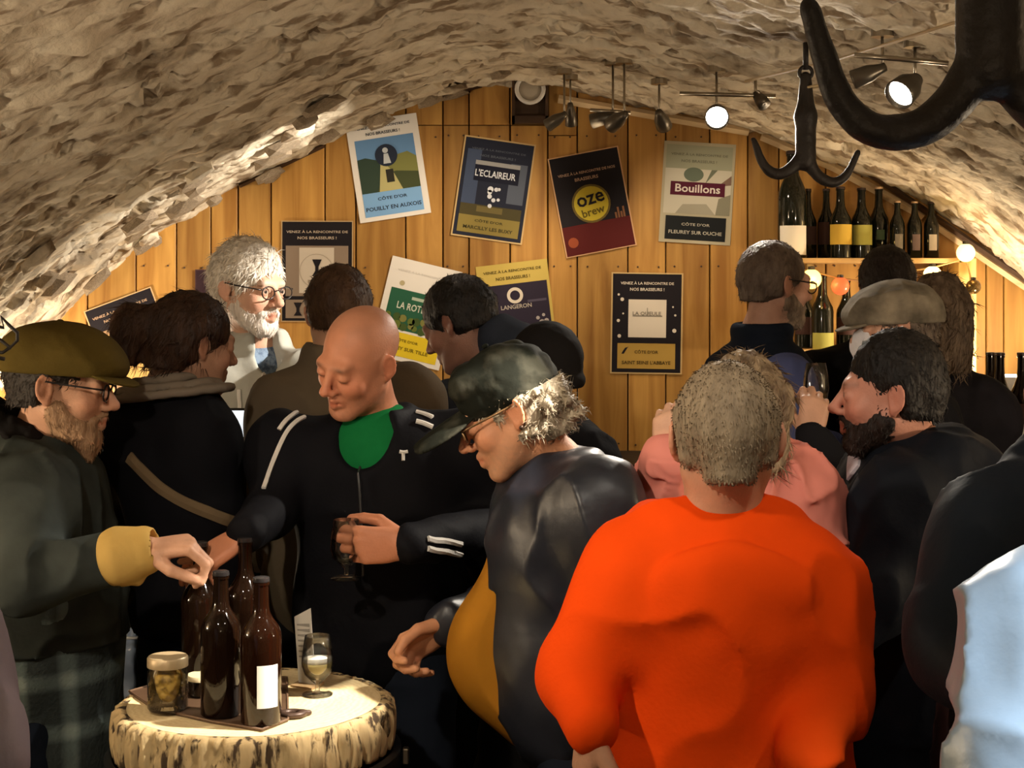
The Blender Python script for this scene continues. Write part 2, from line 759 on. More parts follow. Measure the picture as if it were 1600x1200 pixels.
def on_surface(bvh, px):
    """where the line of sight through pixel px meets a built surface"""
    d = Vector(P(px[0], px[1], 1.0) - np.array([0, 0, ZC])).normalized()
    r = bvh.ray_cast(Vector((0, 0, ZC)), d)
    return None if r[0] is None else np.array(r[0])


def ribbon_px(name, pxs, width, m, bvh, parent, **kw):
    pxs = np.array(pxs, float)
    seg = np.r_[0, np.cumsum(np.linalg.norm(np.diff(pxs, axis=0), axis=1))]
    t = np.linspace(0, seg[-1], 14)
    pts = [on_surface(bvh, (np.interp(q, seg, pxs[:, 0]), np.interp(q, seg, pxs[:, 1]))) for q in t]
    pts = [q for q in pts if q is not None]
    if len(pts) < 2:
        print('ribbon off surface', name, parent.name)
        return None
    return ribbon(name, pts, width, m, bvh, parent, **kw)

# ------------------------------------------------------------------ the cellar
WALL_Y = 6.5
PROFILE = [(-2.78, -0.02), (-2.66, 0.55), (-2.42, 1.0), (-2.16, 1.335), (-1.9, 1.605), (-1.79, 1.73), (-1.6, 1.90), (-1.143, 2.18),
           (-0.79, 2.345), (-0.45, 2.50), (-0.1, 2.60), (0.2, 2.59), (0.45, 2.53), (0.676, 2.47), (1.0, 2.41), (1.35, 2.29),
           (1.64, 2.16), (1.79, 2.07), (1.976, 1.94), (2.16, 1.79), (2.45, 1.42), (2.75, 0.8), (2.95, -0.02)]
_pp = np.array(PROFILE)
_sl = np.r_[0, np.cumsum(np.linalg.norm(np.diff(_pp, axis=0), axis=1))]
ARC = _sl[-1]


def arc_pt(s):
    """point and inward normal of the vault section at arc length s"""
    s = np.asarray(s, float)
    e = 0.12
    X = sum(np.interp(s + d, _sl, _pp[:, 0]) for d in (-e, 0, e)) / 3
    Z = sum(np.interp(s + d, _sl, _pp[:, 1]) for d in (-e, 0, e)) / 3
    dx = np.interp(s + e, _sl, _pp[:, 0]) - np.interp(s - e, _sl, _pp[:, 0])
    dz = np.interp(s + e, _sl, _pp[:, 1]) - np.interp(s - e, _sl, _pp[:, 1])
    n = np.stack([dz, -dx], -1)
    n = n / np.linalg.norm(n, axis=-1, keepdims=True)
    return X, Z, n


_xs, _zs, _ = arc_pt(np.linspace(0, ARC, 400))


def vault_z(x):
    return float(np.interp(x, _xs, _zs))


def stone_mat(name):
    m = bpy.data.materials.new(name)
    m.use_nodes = True
    nt = m.node_tree
    b = nt.nodes['Principled BSDF']
    b.inputs['Roughness'].default_value = 0.9
    b.inputs['Specular IOR Level'].default_value = 0.15
    N, LK = nt.nodes.new, nt.links.new
    tc = N('ShaderNodeTexCoord')
    ge = N('ShaderNodeNewGeometry')
    n1 = N('ShaderNodeTexNoise')
    n1.inputs['Scale'].default_value = 2.6
    n1.inputs['Detail'].default_value = 7
    n1.inputs['Roughness'].default_value = 0.62
    LK(ge.outputs['Position'], n1.inputs['Vector'])
    r1 = N('ShaderNodeValToRGB')
    e = r1.color_ramp.elements
    e[0].position, e[0].color = 0.34, (0.27, 0.215, 0.15, 1)
    e[1].position, e[1].color = 0.66, (0.74, 0.66, 0.52, 1)
    x = e.new(0.48)
    x.color = (0.62, 0.53, 0.40, 1)
    LK(n1.outputs['Fac'], r1.inputs['Fac'])
    n2 = N('ShaderNodeTexNoise')
    n2.inputs['Scale'].default_value = 9
    n2.inputs['Detail'].default_value = 5
    mpp = N('ShaderNodeMapping')
    mpp.inputs['Scale'].default_value = (0.75, 1.5, 1.2)
    LK(ge.outputs['Position'], mpp.inputs['Vector'])
    LK(mpp.outputs['Vector'], n2.inputs['Vector'])
    r2 = N('ShaderNodeValToRGB')
    r2.color_ramp.elements[0].position, r2.color_ramp.elements[0].color = 0.38, (0.40, 0.34, 0.29, 1)
    r2.color_ramp.elements[1].position, r2.color_ramp.elements[1].color = 0.48, (1, 1, 1, 1)
    LK(n2.outputs['Fac'], r2.inputs['Fac'])
    mu = N('ShaderNodeVectorMath')
    mu.operation = 'MULTIPLY'
    LK(r1.outputs['Color'], mu.inputs[0])
    LK(r2.outputs['Color'], mu.inputs[1])
    LK(mu.outputs['Vector'], b.inputs['Base Color'])
    n3 = N('ShaderNodeTexNoise')
    n3.inputs['Scale'].default_value = 34
    n3.inputs['Detail'].default_value = 6
    LK(ge.outputs['Position'], n3.inputs['Vector'])
    bp = N('ShaderNodeBump')
    bp.inputs['Strength'].default_value = 0.7
    bp.inputs['Distance'].default_value = 0.012
    LK(n3.outputs['Fac'], bp.inputs['Height'])
    LK(bp.outputs['Normal'], b.inputs['Normal'])
    return m


M_STONE = stone_mat('lime_washed_rubble')
M_STONE2 = mat('bare_grey_brown_stone', (0.30, 0.235, 0.165), 0.9, bump=0.6, bscale=22, var=0.3, vscale=8, spec=0.12)


def vault_relief(s, y):
    """rough rubble relief towards the room, in metres"""
    p = np.stack([s * 1.0, y * 1.0, np.zeros_like(s)], 1)
    big = (fbm(p * 2.4, 3, 5) - 0.5) * 0.09
    warp = np.stack([fbm(p * 5, 2, 71), fbm(p * 5, 2, 72), np.zeros_like(s)], 1) * 0.12
    f1 = fbm((p + warp) * np.array([10.0, 13.0, 1]) + 3.7, 3, 40)
    f2 = fbm((p + warp) * np.array([22.0, 26.0, 1]) + 9.1, 2, 44)
    gate = np.clip((fbm(p * 1.7, 2, 80) - 0.36) * 5, 0.15, 1)
    pits = -np.clip((0.42 - f1) * 5, 0, 1) * 0.075 * gate - np.clip((0.40 - f2) * 5, 0, 1) * 0.028
    lumps = np.clip((f1 - 0.56) * 4, 0, 1) * 0.022
    fine = (fbm(p * 34.0, 2, 60) - 0.5) * 0.010
    return big * 0.55 + pits + lumps + fine


ns, ny = 430, 500
sg = np.linspace(0, ARC, ns)
yg = np.linspace(-1.2, WALL_Y + 0.03, ny)
X0, Z0, Nn = arc_pt(sg)
SS, YY = np.meshgrid(sg, yg, indexing='ij')
D = vault_relief(SS.ravel(), YY.ravel()).reshape(ns, ny)
VX = X0[:, None] + Nn[:, 0:1] * D
VZ = Z0[:, None] + Nn[:, 1:2] * D
verts = np.stack([VX, YY, VZ], -1).reshape(-1, 3)
ii, jj = np.meshgrid(np.arange(ns - 1), np.arange(ny - 1), indexing='ij')
a = (ii * ny + jj).ravel()
quads = np.stack([a, a + 1, a + ny + 1, a + ny], 1)
ceiling = mk('ceiling', verts, quads, M_STONE, smooth=True)
tag(ceiling, 'rough lime-washed rubble stone barrel vault over the cellar', kind='structure')

# single stones standing proud of the mortar, parts of the vault


def stone_mesh(seed):
    r = np.random.default_rng(seed)
    import bmesh
    bm = bmesh.new()
    bmesh.ops.create_icosphere(bm, subdivisions=1, radius=1.0)
    for v in bm.verts:
        c = np.array(v.co)
        c = np.sign(c) * np.abs(c) ** 0.62
        v.co = c * (1 + r.uniform(-0.16, 0.16, 3))
    me = bpy.data.meshes.new('stone')
    bm.to_mesh(me)
    bm.free()
    me.materials.append(M_STONE2 if seed % 2 else M_STONE)
    return me


STONES = [stone_mesh(i) for i in range(8)]
for i in range(290):
    s = rng.uniform(0.9, ARC - 1.0)
    y = rng.uniform(2.4, 6.3)
    x, z, n = arc_pt(s)
    d = vault_relief(np.array([s]), np.array([y]))[0]
    o = bpy.data.objects.new('stone', STONES[i % 8])
    nn = Vector((n[0], 0, n[1]))
    w, l, t = rng.uniform(0.03, 0.085), rng.uniform(0.03, 0.07), rng.uniform(0.016, 0.028)
    ex = Vector((0, 1, 0)).cross(nn)
    R = Matrix((ex, Vector((0, 1, 0)), nn)).transposed().to_4x4() @ Matrix.Rotation(rng.uniform(-0.5, 0.5), 4, 'Z')
    o.matrix_world = Matrix.Translation(Vector((float(x), y, float(z))) + nn * (d - 0.008)) @ R @ Matrix.Diagonal((w, l, t, 1))
    COL.objects.link(o)
    mw = o.matrix_world.copy()
    o.parent = ceiling
    o.matrix_parent_inverse = Matrix.Translation(-Vector(ceiling.location))
    o.matrix_world = mw

M_FLOOR = mat('worn_stone_floor', (0.10, 0.085, 0.07), 0.75, bump=0.5, bscale=14, var=0.3, vscale=5)
fl = MB()
fl.box((-2.9, -1.3, -0.06), (3.05, WALL_Y + 0.1, 0.0))
tag(fl.build('floor', M_FLOOR), 'dark worn stone cellar floor', kind='structure')
# end wall behind the viewer
nb = 60
v, f = [], []
for s_ in np.linspace(0, ARC, nb):
    x, z, _n = arc_pt(s_)
    v += [(float(x), -1.15, max(0.0, float(z))), (float(x), -1.15, 0.0)]
for i in range(nb - 1):
    f.append((2 * i, 2 * i + 1, 2 * i + 3, 2 * i + 2))
tag(mk('wall_front', v, f, M_STONE), 'rubble stone end wall of the cellar', kind='structure')

# back wall of upright boards, each board a part
M_BOARD = wood_mat('honey_pine_board', (0.30, 0.135, 0.024), (0.55, 0.305, 0.075))
M_GAP = mat('dark_gap', (0.03, 0.015, 0.006), 0.9)
bk = MB()
vv, ff = [], []
for x in np.linspace(-2.75, 2.9, 60):
    vv += [(x, WALL_Y + 0.03, 0.0), (x, WALL_Y + 0.03, vault_z(x) + 0.03)]
for i in range(59):
    ff.append((2 * i, 2 * i + 2, 2 * i + 3, 2 * i + 1))
wall_back = mk('wall_back', vv, ff, M_GAP)
tag(wall_back, 'end wall clad in upright honey-coloured pine boards', kind='structure')
seams = [-190, -110, -30, 50, 95, 137, 213, 276, 330, 372, 424, 508, 556, 634, 692, 733, 797, 856, 902, 981, 1040, 1109, 1168, 1217,
         1290, 1346, 1404, 1462, 1540, 1568, 1640, 1720, 1800, 1880]


def board(x0, x1, z0, z1a, z1b, dy):
    g = 0.0028
    y0, y1 = WALL_Y - 0.002 - dy, WALL_Y + 0.028
    b = 0.003
    vs_ = []
    for (x, y, k) in ((x0 + g, y1, 0), (x1 - g, y1, 1), (x1 - g, y0 + b, 1), (x1 - g - b, y0, 1), (x0 + g + b, y0, 0), (x0 + g, y0 + b, 0)):
        vs_.append((x, y, z0))
    for (x, y, k) in ((x0 + g, y1, 0), (x1 - g, y1, 1), (x1 - g, y0 + b, 1), (x1 - g - b, y0, 1), (x0 + g + b, y0, 0), (x0 + g, y0 + b, 0)):
        vs_.append((x, y, z1b if k else z1a))
    fs = [(0, 1, 2, 3, 4, 5), (11, 10, 9, 8, 7, 6)] + [(k, k + 6, (k + 1) % 6 + 6, (k + 1) % 6) for k in range(6)]
    mk('board', vs_, fs, M_BOARD, wall_back, origin=((x0 + x1) / 2, WALL_Y, z0))


def wx(px):
    return (px - 800) / F_PX * WALL_Y


def wz(py):
    return ZC - (py - YH) / F_PX * WALL_Y


nails = MB()
for a_, b_ in zip(seams, seams[1:]):
    x0, x1 = wx(a_), wx(b_)
    dy = random.uniform(0, 0.008)
    zt0, zt1 = vault_z(x0) + 0.02, vault_z(x1) + 0.02
    zj = wz(196) if 550 < a_ < 800 else (wz(212) if 800 < a_ < 900 else None)
    if zj:
        board(x0, x1, 0.0, zj - 0.002, zj - 0.002, dy)
        board(x0, x1, zj + 0.002, zt0, zt1, random.uniform(0, 0.008))
    else:
        board(x0, x1, 0.0, zt0, zt1, dy)
    for py in (213, 417, 694):
        z = wz(py + random.uniform(-2, 2))
        if z > min(zt0, zt1) - 0.05:
            continue
        for fx in (0.22, 0.78):
            c = (x0 + (x1 - x0) * (fx + random.uniform(-.04, .04)), WALL_Y - 0.004 - dy, z)
            nails.lathe([(0.0, -0.004), (0.0042, -0.003), (0.0042, 0.004)], c, 6, R=rot_to((0, 1, 0)))
no = nails.build('nail_heads', mat('rusty_nail', (0.06, 0.03, 0.015), 0.6), wall_back)
no['kind'] = 'stuff'

# pale battens where the vault meets the boards
M_BATTEN = wood_mat('pale_batten', (0.5, 0.36, 0.2), (0.72, 0.56, 0.36), vertical=False, knots=False)


def batten(i, p0, p1, t=0.018, y=WALL_Y - 0.03, m=None):
    mb = MB()
    a, b = np.array([wx(p0[0]), y, wz(p0[1])]), np.array([wx(p1[0]), y, wz(p1[1])])
    mb.tube([a, b], t, n=4, flat_y=1.0)
    tag(mb.build('trim_%d' % i, m or M_BATTEN), kind='structure')


M_DARKWOOD = wood_mat('dark_stained_wood', (0.035, 0.016, 0.007), (0.09, 0.045, 0.02), vertical=False, knots=False)
batten(1, (872, 156), (1168, 207))
batten(2, (1188, 214), (1300, 262))
batten(3, (1300, 262), (1440, 338))
batten(4, (1445, 342), (1620, 462))
batten(5, (690, 148), (752, 131), t=0.02, m=M_DARKWOOD)
batten(6, (376, 291), (508, 228), t=0.010, m=M_DARKWOOD)
batten(7, (1340, 262), (1620, 452), t=0.014, y=WALL_Y - 0.05, m=M_DARKWOOD)

# ------------------------------------------------------------------ ventilation box at the crown of the wall
M_WHITE = mat('white_enamel', (0.75, 0.73, 0.70), 0.35)
M_BLACKMETAL = mat('black_iron', (0.018, 0.014, 0.012), 0.55, metal=0.2, bump=0.4, bscale=50, var=0.25)
M_CHROME = mat('brushed_steel', (0.36, 0.32, 0.26), 0.32, metal=1.0)
M_GREYMETAL = mat('grey_metal', (0.20, 0.19, 0.18), 0.4, metal=0.7)
fx, fz = wx(828), wz(160)
t = empty('ventilation_fan', (fx, WALL_Y - 0.04, fz - 0.095), 'dark framed extractor fan with white round rim at the crown of the board wall', 'fan')
mb = MB()
hw, hz = 0.076, 0.095
for lo, hi in (((-hw, -hz), (-hw + 0.012, hz)), ((hw - 0.012, -hz), (hw, hz)), ((-hw, -hz), (hw, -hz + 0.03)), ((-hw, hz - 0.012), (hw, hz))):
    mb.box((fx + lo[0], WALL_Y - 0.075, fz + lo[1]), (fx + hi[0], WALL_Y, fz + hi[1]))
mb.box((fx - hw, WALL_Y - 0.02, fz - hz), (fx + hw, WALL_Y - 0.005, fz + hz))
mb.build('frame', M_DARKWOOD, t)
mb = MB()
pth = [(fx + 0.056 * math.cos(q), WALL_Y - 0.085, fz + 0.045 + 0.056 * math.sin(q)) for q in np.linspace(0, 2 * math.pi, 28, endpoint=False)]
mb.tube(pth, 0.009, 8, closed=True)
mb.build('rim', M_WHITE, t, smooth=True)
mb = MB()
mb.lathe([(0.0, -0.006), (0.03, -0.004), (0.05, 0.004), (0.05, 0.02)], (fx, WALL_Y - 0.085, fz + 0.045), 24, R=rot_to((0, 1, 0)))
mb.build('cover', mat('warm_grey_plastic', (0.42, 0.37, 0.3), 0.5), t, smooth=True)

# ------------------------------------------------------------------ posters
poster_n = 0


def txt_mesh(s, font_bold=False):
    cu = bpy.data.curves.new('t', 'FONT')
    cu.body = s
    cu.align_x = 'CENTER'
    cu.align_y = 'CENTER'
    cu.size = 1.0
    cu.resolution_u = 2
    if font_bold:
        cu.offset = 0.018
    ob = bpy.data.objects.new('t', cu)
    COL.objects.link(ob)
    bpy.context.view_layer.update()
    me = bpy.data.meshes.new_from_object(ob.evaluated_get(bpy.context.evaluated_depsgraph_get()))
    bpy.data.objects.remove(ob)
    bpy.data.curves.remove(cu)
    return me


class Flat:
    """a flat printed sheet: local x right, z up, front faces -y"""

    def __init__(s, root):
        s.root = root
        s.n = 0

    def poly(s, name, pts, m, layer=1):
        y = -0.0006 - 0.0007 * layer
        s.n += 1
        me = bpy.data.meshes.new(name)
        k = len(pts)
        me.from_pydata([(p[0], y, p[1]) for p in pts] + [(p[0], y + 0.0006, p[1]) for p in pts], [],
                       [tuple(range(k)), tuple(range(2 * k - 1, k - 1, -1))] + [(i, i + k, (i + 1) % k + k, (i + 1) % k) for i in range(k)])
        me.materials.append(m)
        o = bpy.data.objects.new(name, me)
        o.parent = s.root
        COL.objects.link(o)
        return o

    def rect(s, name, x0, z0, x1, z1, m, layer=1):
        return s.poly(name, [(x0, z0), (x1, z0), (x1, z1), (x0, z1)], m, layer)

    def disc(s, name, x, z, r, m, layer=2, n=26, rz=None):
        rz = rz or r
        return s.poly(name, [(x + r * math.cos(2 * math.pi * i / n), z + rz * math.sin(2 * math.pi * i / n)) for i in range(n)], m, layer)

    def ring(s, name, x, z, r, w, m, layer=3, n=28):
        me = bpy.data.meshes.new(name)
        y = -0.0006 - 0.0007 * layer
        v = []
        for rr in (r, r - w):
            v += [(x + rr * math.cos(2 * math.pi * i / n), y, z + rr * math.sin(2 * math.pi * i / n)) for i in range(n)]
        me.from_pydata(v, [], [(i, (i + 1) % n, (i + 1) % n + n, i + n) for i in range(n)])
        me.materials.append(m)
        o = bpy.data.objects.new(name, me)
        o.parent = s.root
        COL.objects.link(o)
        return o

    def text(s, string, x, z, h, m, width=None, bold=True, layer=3, rot=0.0, name='lettering'):
        me = txt_mesh(string, bold)
        co = np.empty(len(me.vertices) * 3, np.float32)
        me.vertices.foreach_get('co', co)
        co = co.reshape(-1, 3)
        c = 0.5 * (co.min(0) + co.max(0))
        sz = co.max(0) - co.min(0)
        kz = h / max(sz[1], 1e-6)
        kx = kz if width is None else width / max(sz[0], 1e-6)
        u, w = (co[:, 0] - c[0]) * kx, (co[:, 1] - c[1]) * kz
        cr, sr = math.cos(rot), math.sin(rot)
        out = np.stack([x + u * cr - w * sr, np.full(len(u), -0.0006 - 0.0007 * layer), z + u * sr + w * cr], 1)
        me.vertices.foreach_set('co', out.astype(np.float32).ravel())
        me.materials.clear()
        me.materials.append(m)
        o = bpy.data.objects.new(name, me)
        o.parent = s.root
        COL.objects.link(o)
        return o


def poster(cx, cy, tilt, label, sheet, w=0.303, h=0.427):
    me = bpy.data.meshes.new('poster')
    hw_, hh = w / 2, h / 2
    mb = MB()
    mb.box((-hw_, -0.0006, -hh), (hw_, 0.0006, hh))
    me.from_pydata(mb.v, [], mb.f)
    me.materials.append(sheet)
    o = bpy.data.objects.new('poster', me)
    o.location = (wx(cx), WALL_Y - 0.0135, wz(cy))
    o.rotation_euler = (0, math.radians(tilt), 0)
    COL.objects.link(o)
    tag(o, label, 'poster', 'brewery posters pinned to the board wall')
    return Flat(o)


W_ = flat((0.78, 0.76, 0.74), 0.6)
K_ = flat((0.014, 0.012, 0.016), 0.5)
T1, T2 = "VENEZ \u00c0 LA RENCONTRE DE", "NOS BRASSEURS !"
# a: white frame, blue landscape
p = poster(607, 263, -8.6, 'white framed blue poster with a landscape and dark round badge, highest on the left', W_)
NAVY = flat((0.022, 0.03, 0.055), 0.5)
p.text(T1, 0, 0.182, 0.013, NAVY, 0.236)
p.text(T2, 0, 0.153, 0.013, NAVY, 0.145)
BLUE = flat((0.13, 0.27, 0.52), 0.5)
p.rect('picture', -0.125, -0.095, 0.125, 0.132, BLUE)
p.poly('hill', [(-0.125, -0.095), (-0.04, -0.095), (-0.02, 0.0), (-0.045, 0.04), (-0.09, 0.055), (-0.125, 0.05)], flat((0.035, 0.06, 0.045)), 2)
p.poly('hill', [(-0.02, 0.0), (0.125, -0.06), (0.125, 0.035), (0.09, 0.06), (0.03, 0.05)], flat((0.20, 0.21, 0.07)), 2)
p.poly('hill', [(-0.06, -0.095), (0.125, -0.095), (0.125, -0.03), (0.03, -0.015), (-0.02, -0.03)], flat((0.06, 0.075, 0.035)), 3)
p.poly('path', [(-0.05, -0.095), (0.05, -0.095), (0.02, -0.02), (-0.01, 0.02), (-0.03, 0.02)], flat((0.45, 0.42, 0.2)), 4)
p.rect('house', -0.012, -0.06, 0.02, -0.005, flat((0.03, 0.03, 0.025)), 5)
p.disc('badge', 0.0, 0.055, 0.047, NAVY, 5)
p.disc('emblem', -0.002, 0.076, 0.012, flat((0.5, 0.55, 0.6)), 6, 12)
p.poly('emblem', [(-0.016, 0.02), (0.016, 0.02), (0.008, 0.062), (-0.01, 0.062)], flat((0.5, 0.55, 0.6)), 6)
p.rect('caption_band', -0.125, -0.195, 0.125, -0.095, flat((0.20, 0.40, 0.72), 0.5), 2)
p.text("C\u00d4TE D'OR", 0, -0.122, 0.016, NAVY, 0.125)
p.text("POUILLY EN AUXOIS", 0, -0.163, 0.017, NAVY, 0.235)
# b: dark blue night poster
CREAM = flat((0.62, 0.45, 0.22), 0.6)
p = poster(771, 297, 8.2, 'dark blue night poster with pale lettering and an olive caption, over the crowd centre', CREAM)
p.rect('picture', -0.145, -0.207, 0.145, 0.207, flat((0.02, 0.024, 0.045)))
p.rect('sky_glow', -0.13, -0.08, -0.07, 0.16, flat((0.06, 0.085, 0.16)), 2)
p.rect('sky_glow', 0.06, -0.05, 0.13, 0.12, flat((0.10, 0.12, 0.17)), 2)
p.text(T1, 0, 0.165, 0.010, flat((0.10, 0.12, 0.16)), 0.23)
p.text(T2, 0, 0.138, 0.010, flat((0.10, 0.12, 0.16)), 0.15)
p.rect('streak', -0.09, 0.098, 0.1, 0.116, flat((0.35, 0.36, 0.38)), 3)
p.rect('name_plate', -0.09, 0.03, 0.1, 0.098, flat((0.012, 0.014, 0.03)), 4)
p.text("L'ECLAIREUR", 0.0, 0.064, 0.030, flat((0.72, 0.76, 0.85)), 0.172, layer=6)
for (x, z, r) in ((-0.012, 0.0, 0.013), (0.012, 0.002, 0.009), (0.024, 0.004, 0.007), (-0.012, -0.03, 0.01), (0.006, -0.044, 0.009), (0.026, -0.04, 0.007), (-0.006, -0.07, 0.009), (-0.014, -0.012, 0.01)):
    p.disc('emblem', x, z, r, flat((0.72, 0.76, 0.85)), 5, 10)
p.rect('ground', -0.13, -0.118, 0.13, -0.07, flat((0.075, 0.065, 0.03)), 3)
p.rect('ground', -0.06, -0.1, 0.05, -0.075, flat((0.16, 0.13, 0.05)), 4)
p.rect('caption_band', -0.13, -0.192, 0.13, -0.118, flat((0.26, 0.205, 0.06)), 4)
p.text("C\u00d4TE D'OR", 0, -0.137, 0.013, flat((0.05, 0.045, 0.02)), 0.12, layer=6)
p.text("MARCILLY LES BUXY", 0, -0.168, 0.015, flat((0.05, 0.045, 0.02)), 0.21, layer=6)
# c: round yellow logo on black and red
p = poster(925, 316, -10.8, 'black and dark red poster with a round yellow brewery logo', flat((0.66, 0.40, 0.22), 0.6))
p.rect('picture', -0.146, -0.209, 0.146, 0.209, K_)
p.rect('red_field', -0.146, -0.209, 0.146, -0.085, flat((0.085, 0.012, 0.012)), 2)
p.text(T1 + " NOS", 0, 0.133, 0.014, flat((0.50, 0.34, 0.25)), 0.245)
p.text("BRASSEURS", -0.005, 0.104, 0.014, flat((0.50, 0.34, 0.25)), 0.1)
YEL = flat((0.50, 0.40, 0.04), 0.5)
p.disc('logo_disc', -0.005, -0.005, 0.082, flat((0.14, 0.105, 0.03)), 3)
p.disc('logo_disc', -0.005, -0.005, 0.073, YEL, 4)
p.text("oze", -0.005, 0.012, 0.043, K_, 0.118, layer=6, rot=0.12)
p.text("brew", -0.002, -0.038, 0.034, flat((0.11, 0.085, 0.015)), 0.098, layer=6, rot=0.12)
for i, x in enumerate((0.085, 0.097, 0.109, 0.12)):
    p.rect('ember', x, -0.085, x + 0.008, -0.06 + 0.02 * (i % 2), flat((0.22, 0.10, 0.05)), 4)
p.disc('glow', -0.11, -0.155, 0.022, flat((0.30, 0.07, 0.03)), 4, 14)
# d: pale grey green
p = poster(1089, 302, 3.4, 'pale grey-green poster with a maroon name strip, nearest the bright spotlight', flat((0.44, 0.40, 0.29), 0.6))
G_ = flat((0.33, 0.34, 0.25), 0.6)
p.rect('picture', -0.14, 0.10, 0.14, 0.20, G_)
p.text(T1, 0, 0.162, 0.012, flat((0.16, 0.165, 0.12)), 0.24)
p.text(T2, 0, 0.133, 0.012, flat((0.16, 0.165, 0.12)), 0.15)
p.rect('picture', -0.14, -0.09, 0.14, 0.10, flat((0.56, 0.53, 0.44)), 2)
p.disc('leaf', -0.02, 0.077, 0.042, flat((0.13, 0.16, 0.12)), 3, 20, 0.03)
p.poly('ray', [(0.03, 0.04), (0.08, 0.1), (0.055, 0.1)], flat((0.16, 0.18, 0.13)), 3)
p.poly('ray', [(0.08, 0.03), (0.14, 0.04), (0.14, 0.08)], flat((0.20, 0.13, 0.10)), 3)
p.poly('pebble', [(-0.09, -0.09), (0.08, -0.09), (0.04, -0.045), (-0.06, -0.05)], flat((0.36, 0.34, 0.27)), 3)
p.poly('pebble', [(0.08, -0.09), (0.14, -0.09), (0.14, 0.0), (0.09, -0.02)], flat((0.24, 0.23, 0.17)), 3)
p.rect('name_strip', -0.115, -0.012, 0.115, 0.045, flat((0.085, 0.012, 0.03)), 4)
p.text("Bouillons", 0.0, 0.018, 0.034, flat((0.70, 0.64, 0.60)), 0.19, layer=6)
p.rect('caption_band', -0.128, -0.2, 0.128, -0.1, flat((0.012, 0.014, 0.016)), 3)
p.text("C\u00d4TE D'OR", 0, -0.133, 0.014, flat((0.46, 0.44, 0.38)), 0.12, layer=5)
p.text("FLEUREY SUR OUCHE", 0, -0.168, 0.015, flat((0.46, 0.44, 0.38)), 0.225, layer=5)
# e: black with white square
p = poster(1010, 505, 0.9, 'black poster with a white square and gold caption, lowest on the wall', flat((0.58, 0.42, 0.2), 0.6))
p.rect('picture', -0.145, -0.208, 0.145, 0.208, K_)
WH = flat((0.66, 0.60, 0.52), 0.6)
p.text(T1, 0, 0.17, 0.014, WH, 0.225)
p.text(T2, 0, 0.143, 0.013, WH, 0.145)
p.rect('logo_square', -0.078, -0.06, 0.082, 0.10, WH, 2)
p.rect('logo_line', -0.06, 0.028, 0.065, 0.033, flat((0.22, 0.2, 0.17)), 3)
p.text("LA QUEULE", 0.0, 0.04, 0.018, flat((0.2, 0.18, 0.15)), 0.12, layer=4)
p.rect('logo_line', 0.0, 0.03, 0.004, 0.065, flat((0.3, 0.28, 0.22)), 3)
for (x, z, r) in ((-0.105, 0.1, .008), (-0.12, 0.12, .005), (-0.12, 0.01, .007), (-0.115, -0.055, .008), (0.117, -0.03, .009), (0.12, 0.035, .005), (-0.1, 0.04, .004), (0.11, 0.07, .004)):
    p.disc('light_dot', x, z, r, WH, 2, 8)
p.rect('caption_band', -0.122, -0.192, 0.122, -0.085, flat((0.42, 0.27, 0.065), 0.4), 2)
p.poly('emblem', [(-0.105, -0.13), (-0.095, -0.13), (-0.08, -0.105), (-0.075, -0.1), (-0.09, -0.105), (-0.1, -0.12)], K_, 3)
p.text("C\u00d4TE D'OR", 0.0, -0.12, 0.016, flat((0.07, 0.045, 0.012)), 0.1, layer=4)
p.text("SAINT SEINE L'ABBAYE", 0, -0.166, 0.015, flat((0.07, 0.045, 0.012)), 0.205, layer=4)
# f: black, grey panel, white card with I
p = poster(496, 424, 0.2, 'dark poster with a grey panel and hourglass emblem, beside the white-haired man', flat((0.50, 0.36, 0.2), 0.6))
p.rect('picture', -0.147, -0.209, 0.147, 0.209, K_)
p.text(T1, 0, 0.168, 0.013, flat((0.5, 0.42, 0.34)), 0.26)
p.text(T2, 0, 0.141, 0.012, flat((0.5, 0.42, 0.34)), 0.165)
GR = flat((0.26, 0.20, 0.155), 0.6)
p.rect('panel', -0.132, -0.105, 0.132, 0.108, GR, 2)
p.rect('card', -0.075, -0.092, 0.072, 0.1, flat((0.58, 0.52, 0.45)), 3)
p.ring('card_ring', -0.002, 0.002, 0.072, 0.003, flat((0.40, 0.35, 0.29)), 4)
HG = [(-0.02, 0.05), (0.02, 0.05), (0.007, 0.02), (0.007, 0.002), (0.02, -0.02), (-0.02, -0.02), (-0.007, 0.002), (-0.007, 0.02)]
p.poly('emblem', HG, K_, 5)
p.text("INSTINCT", 0, -0.042, 0.013, flat((0.22, 0.19, 0.15)), 0.075, layer=5)
p.text("BRASSERIE", 0, -0.066, 0.011, flat((0.3, 0.26, 0.2)), 0.07, layer=5)
p.rect('panel', -0.132, -0.198, 0.132, -0.12, GR, 2)
p.poly('emblem', [(x * 0.9 - 0.08, z * 0.8 - 0.172) for x, z in HG], K_, 4)
p.disc('emblem', -0.02, -0.155, 0.011, flat((0.08, 0.06, 0.05)), 4, 12)
p.disc('emblem', 0.0, -0.18, 0.008, flat((0.08, 0.06, 0.05)), 4, 12)
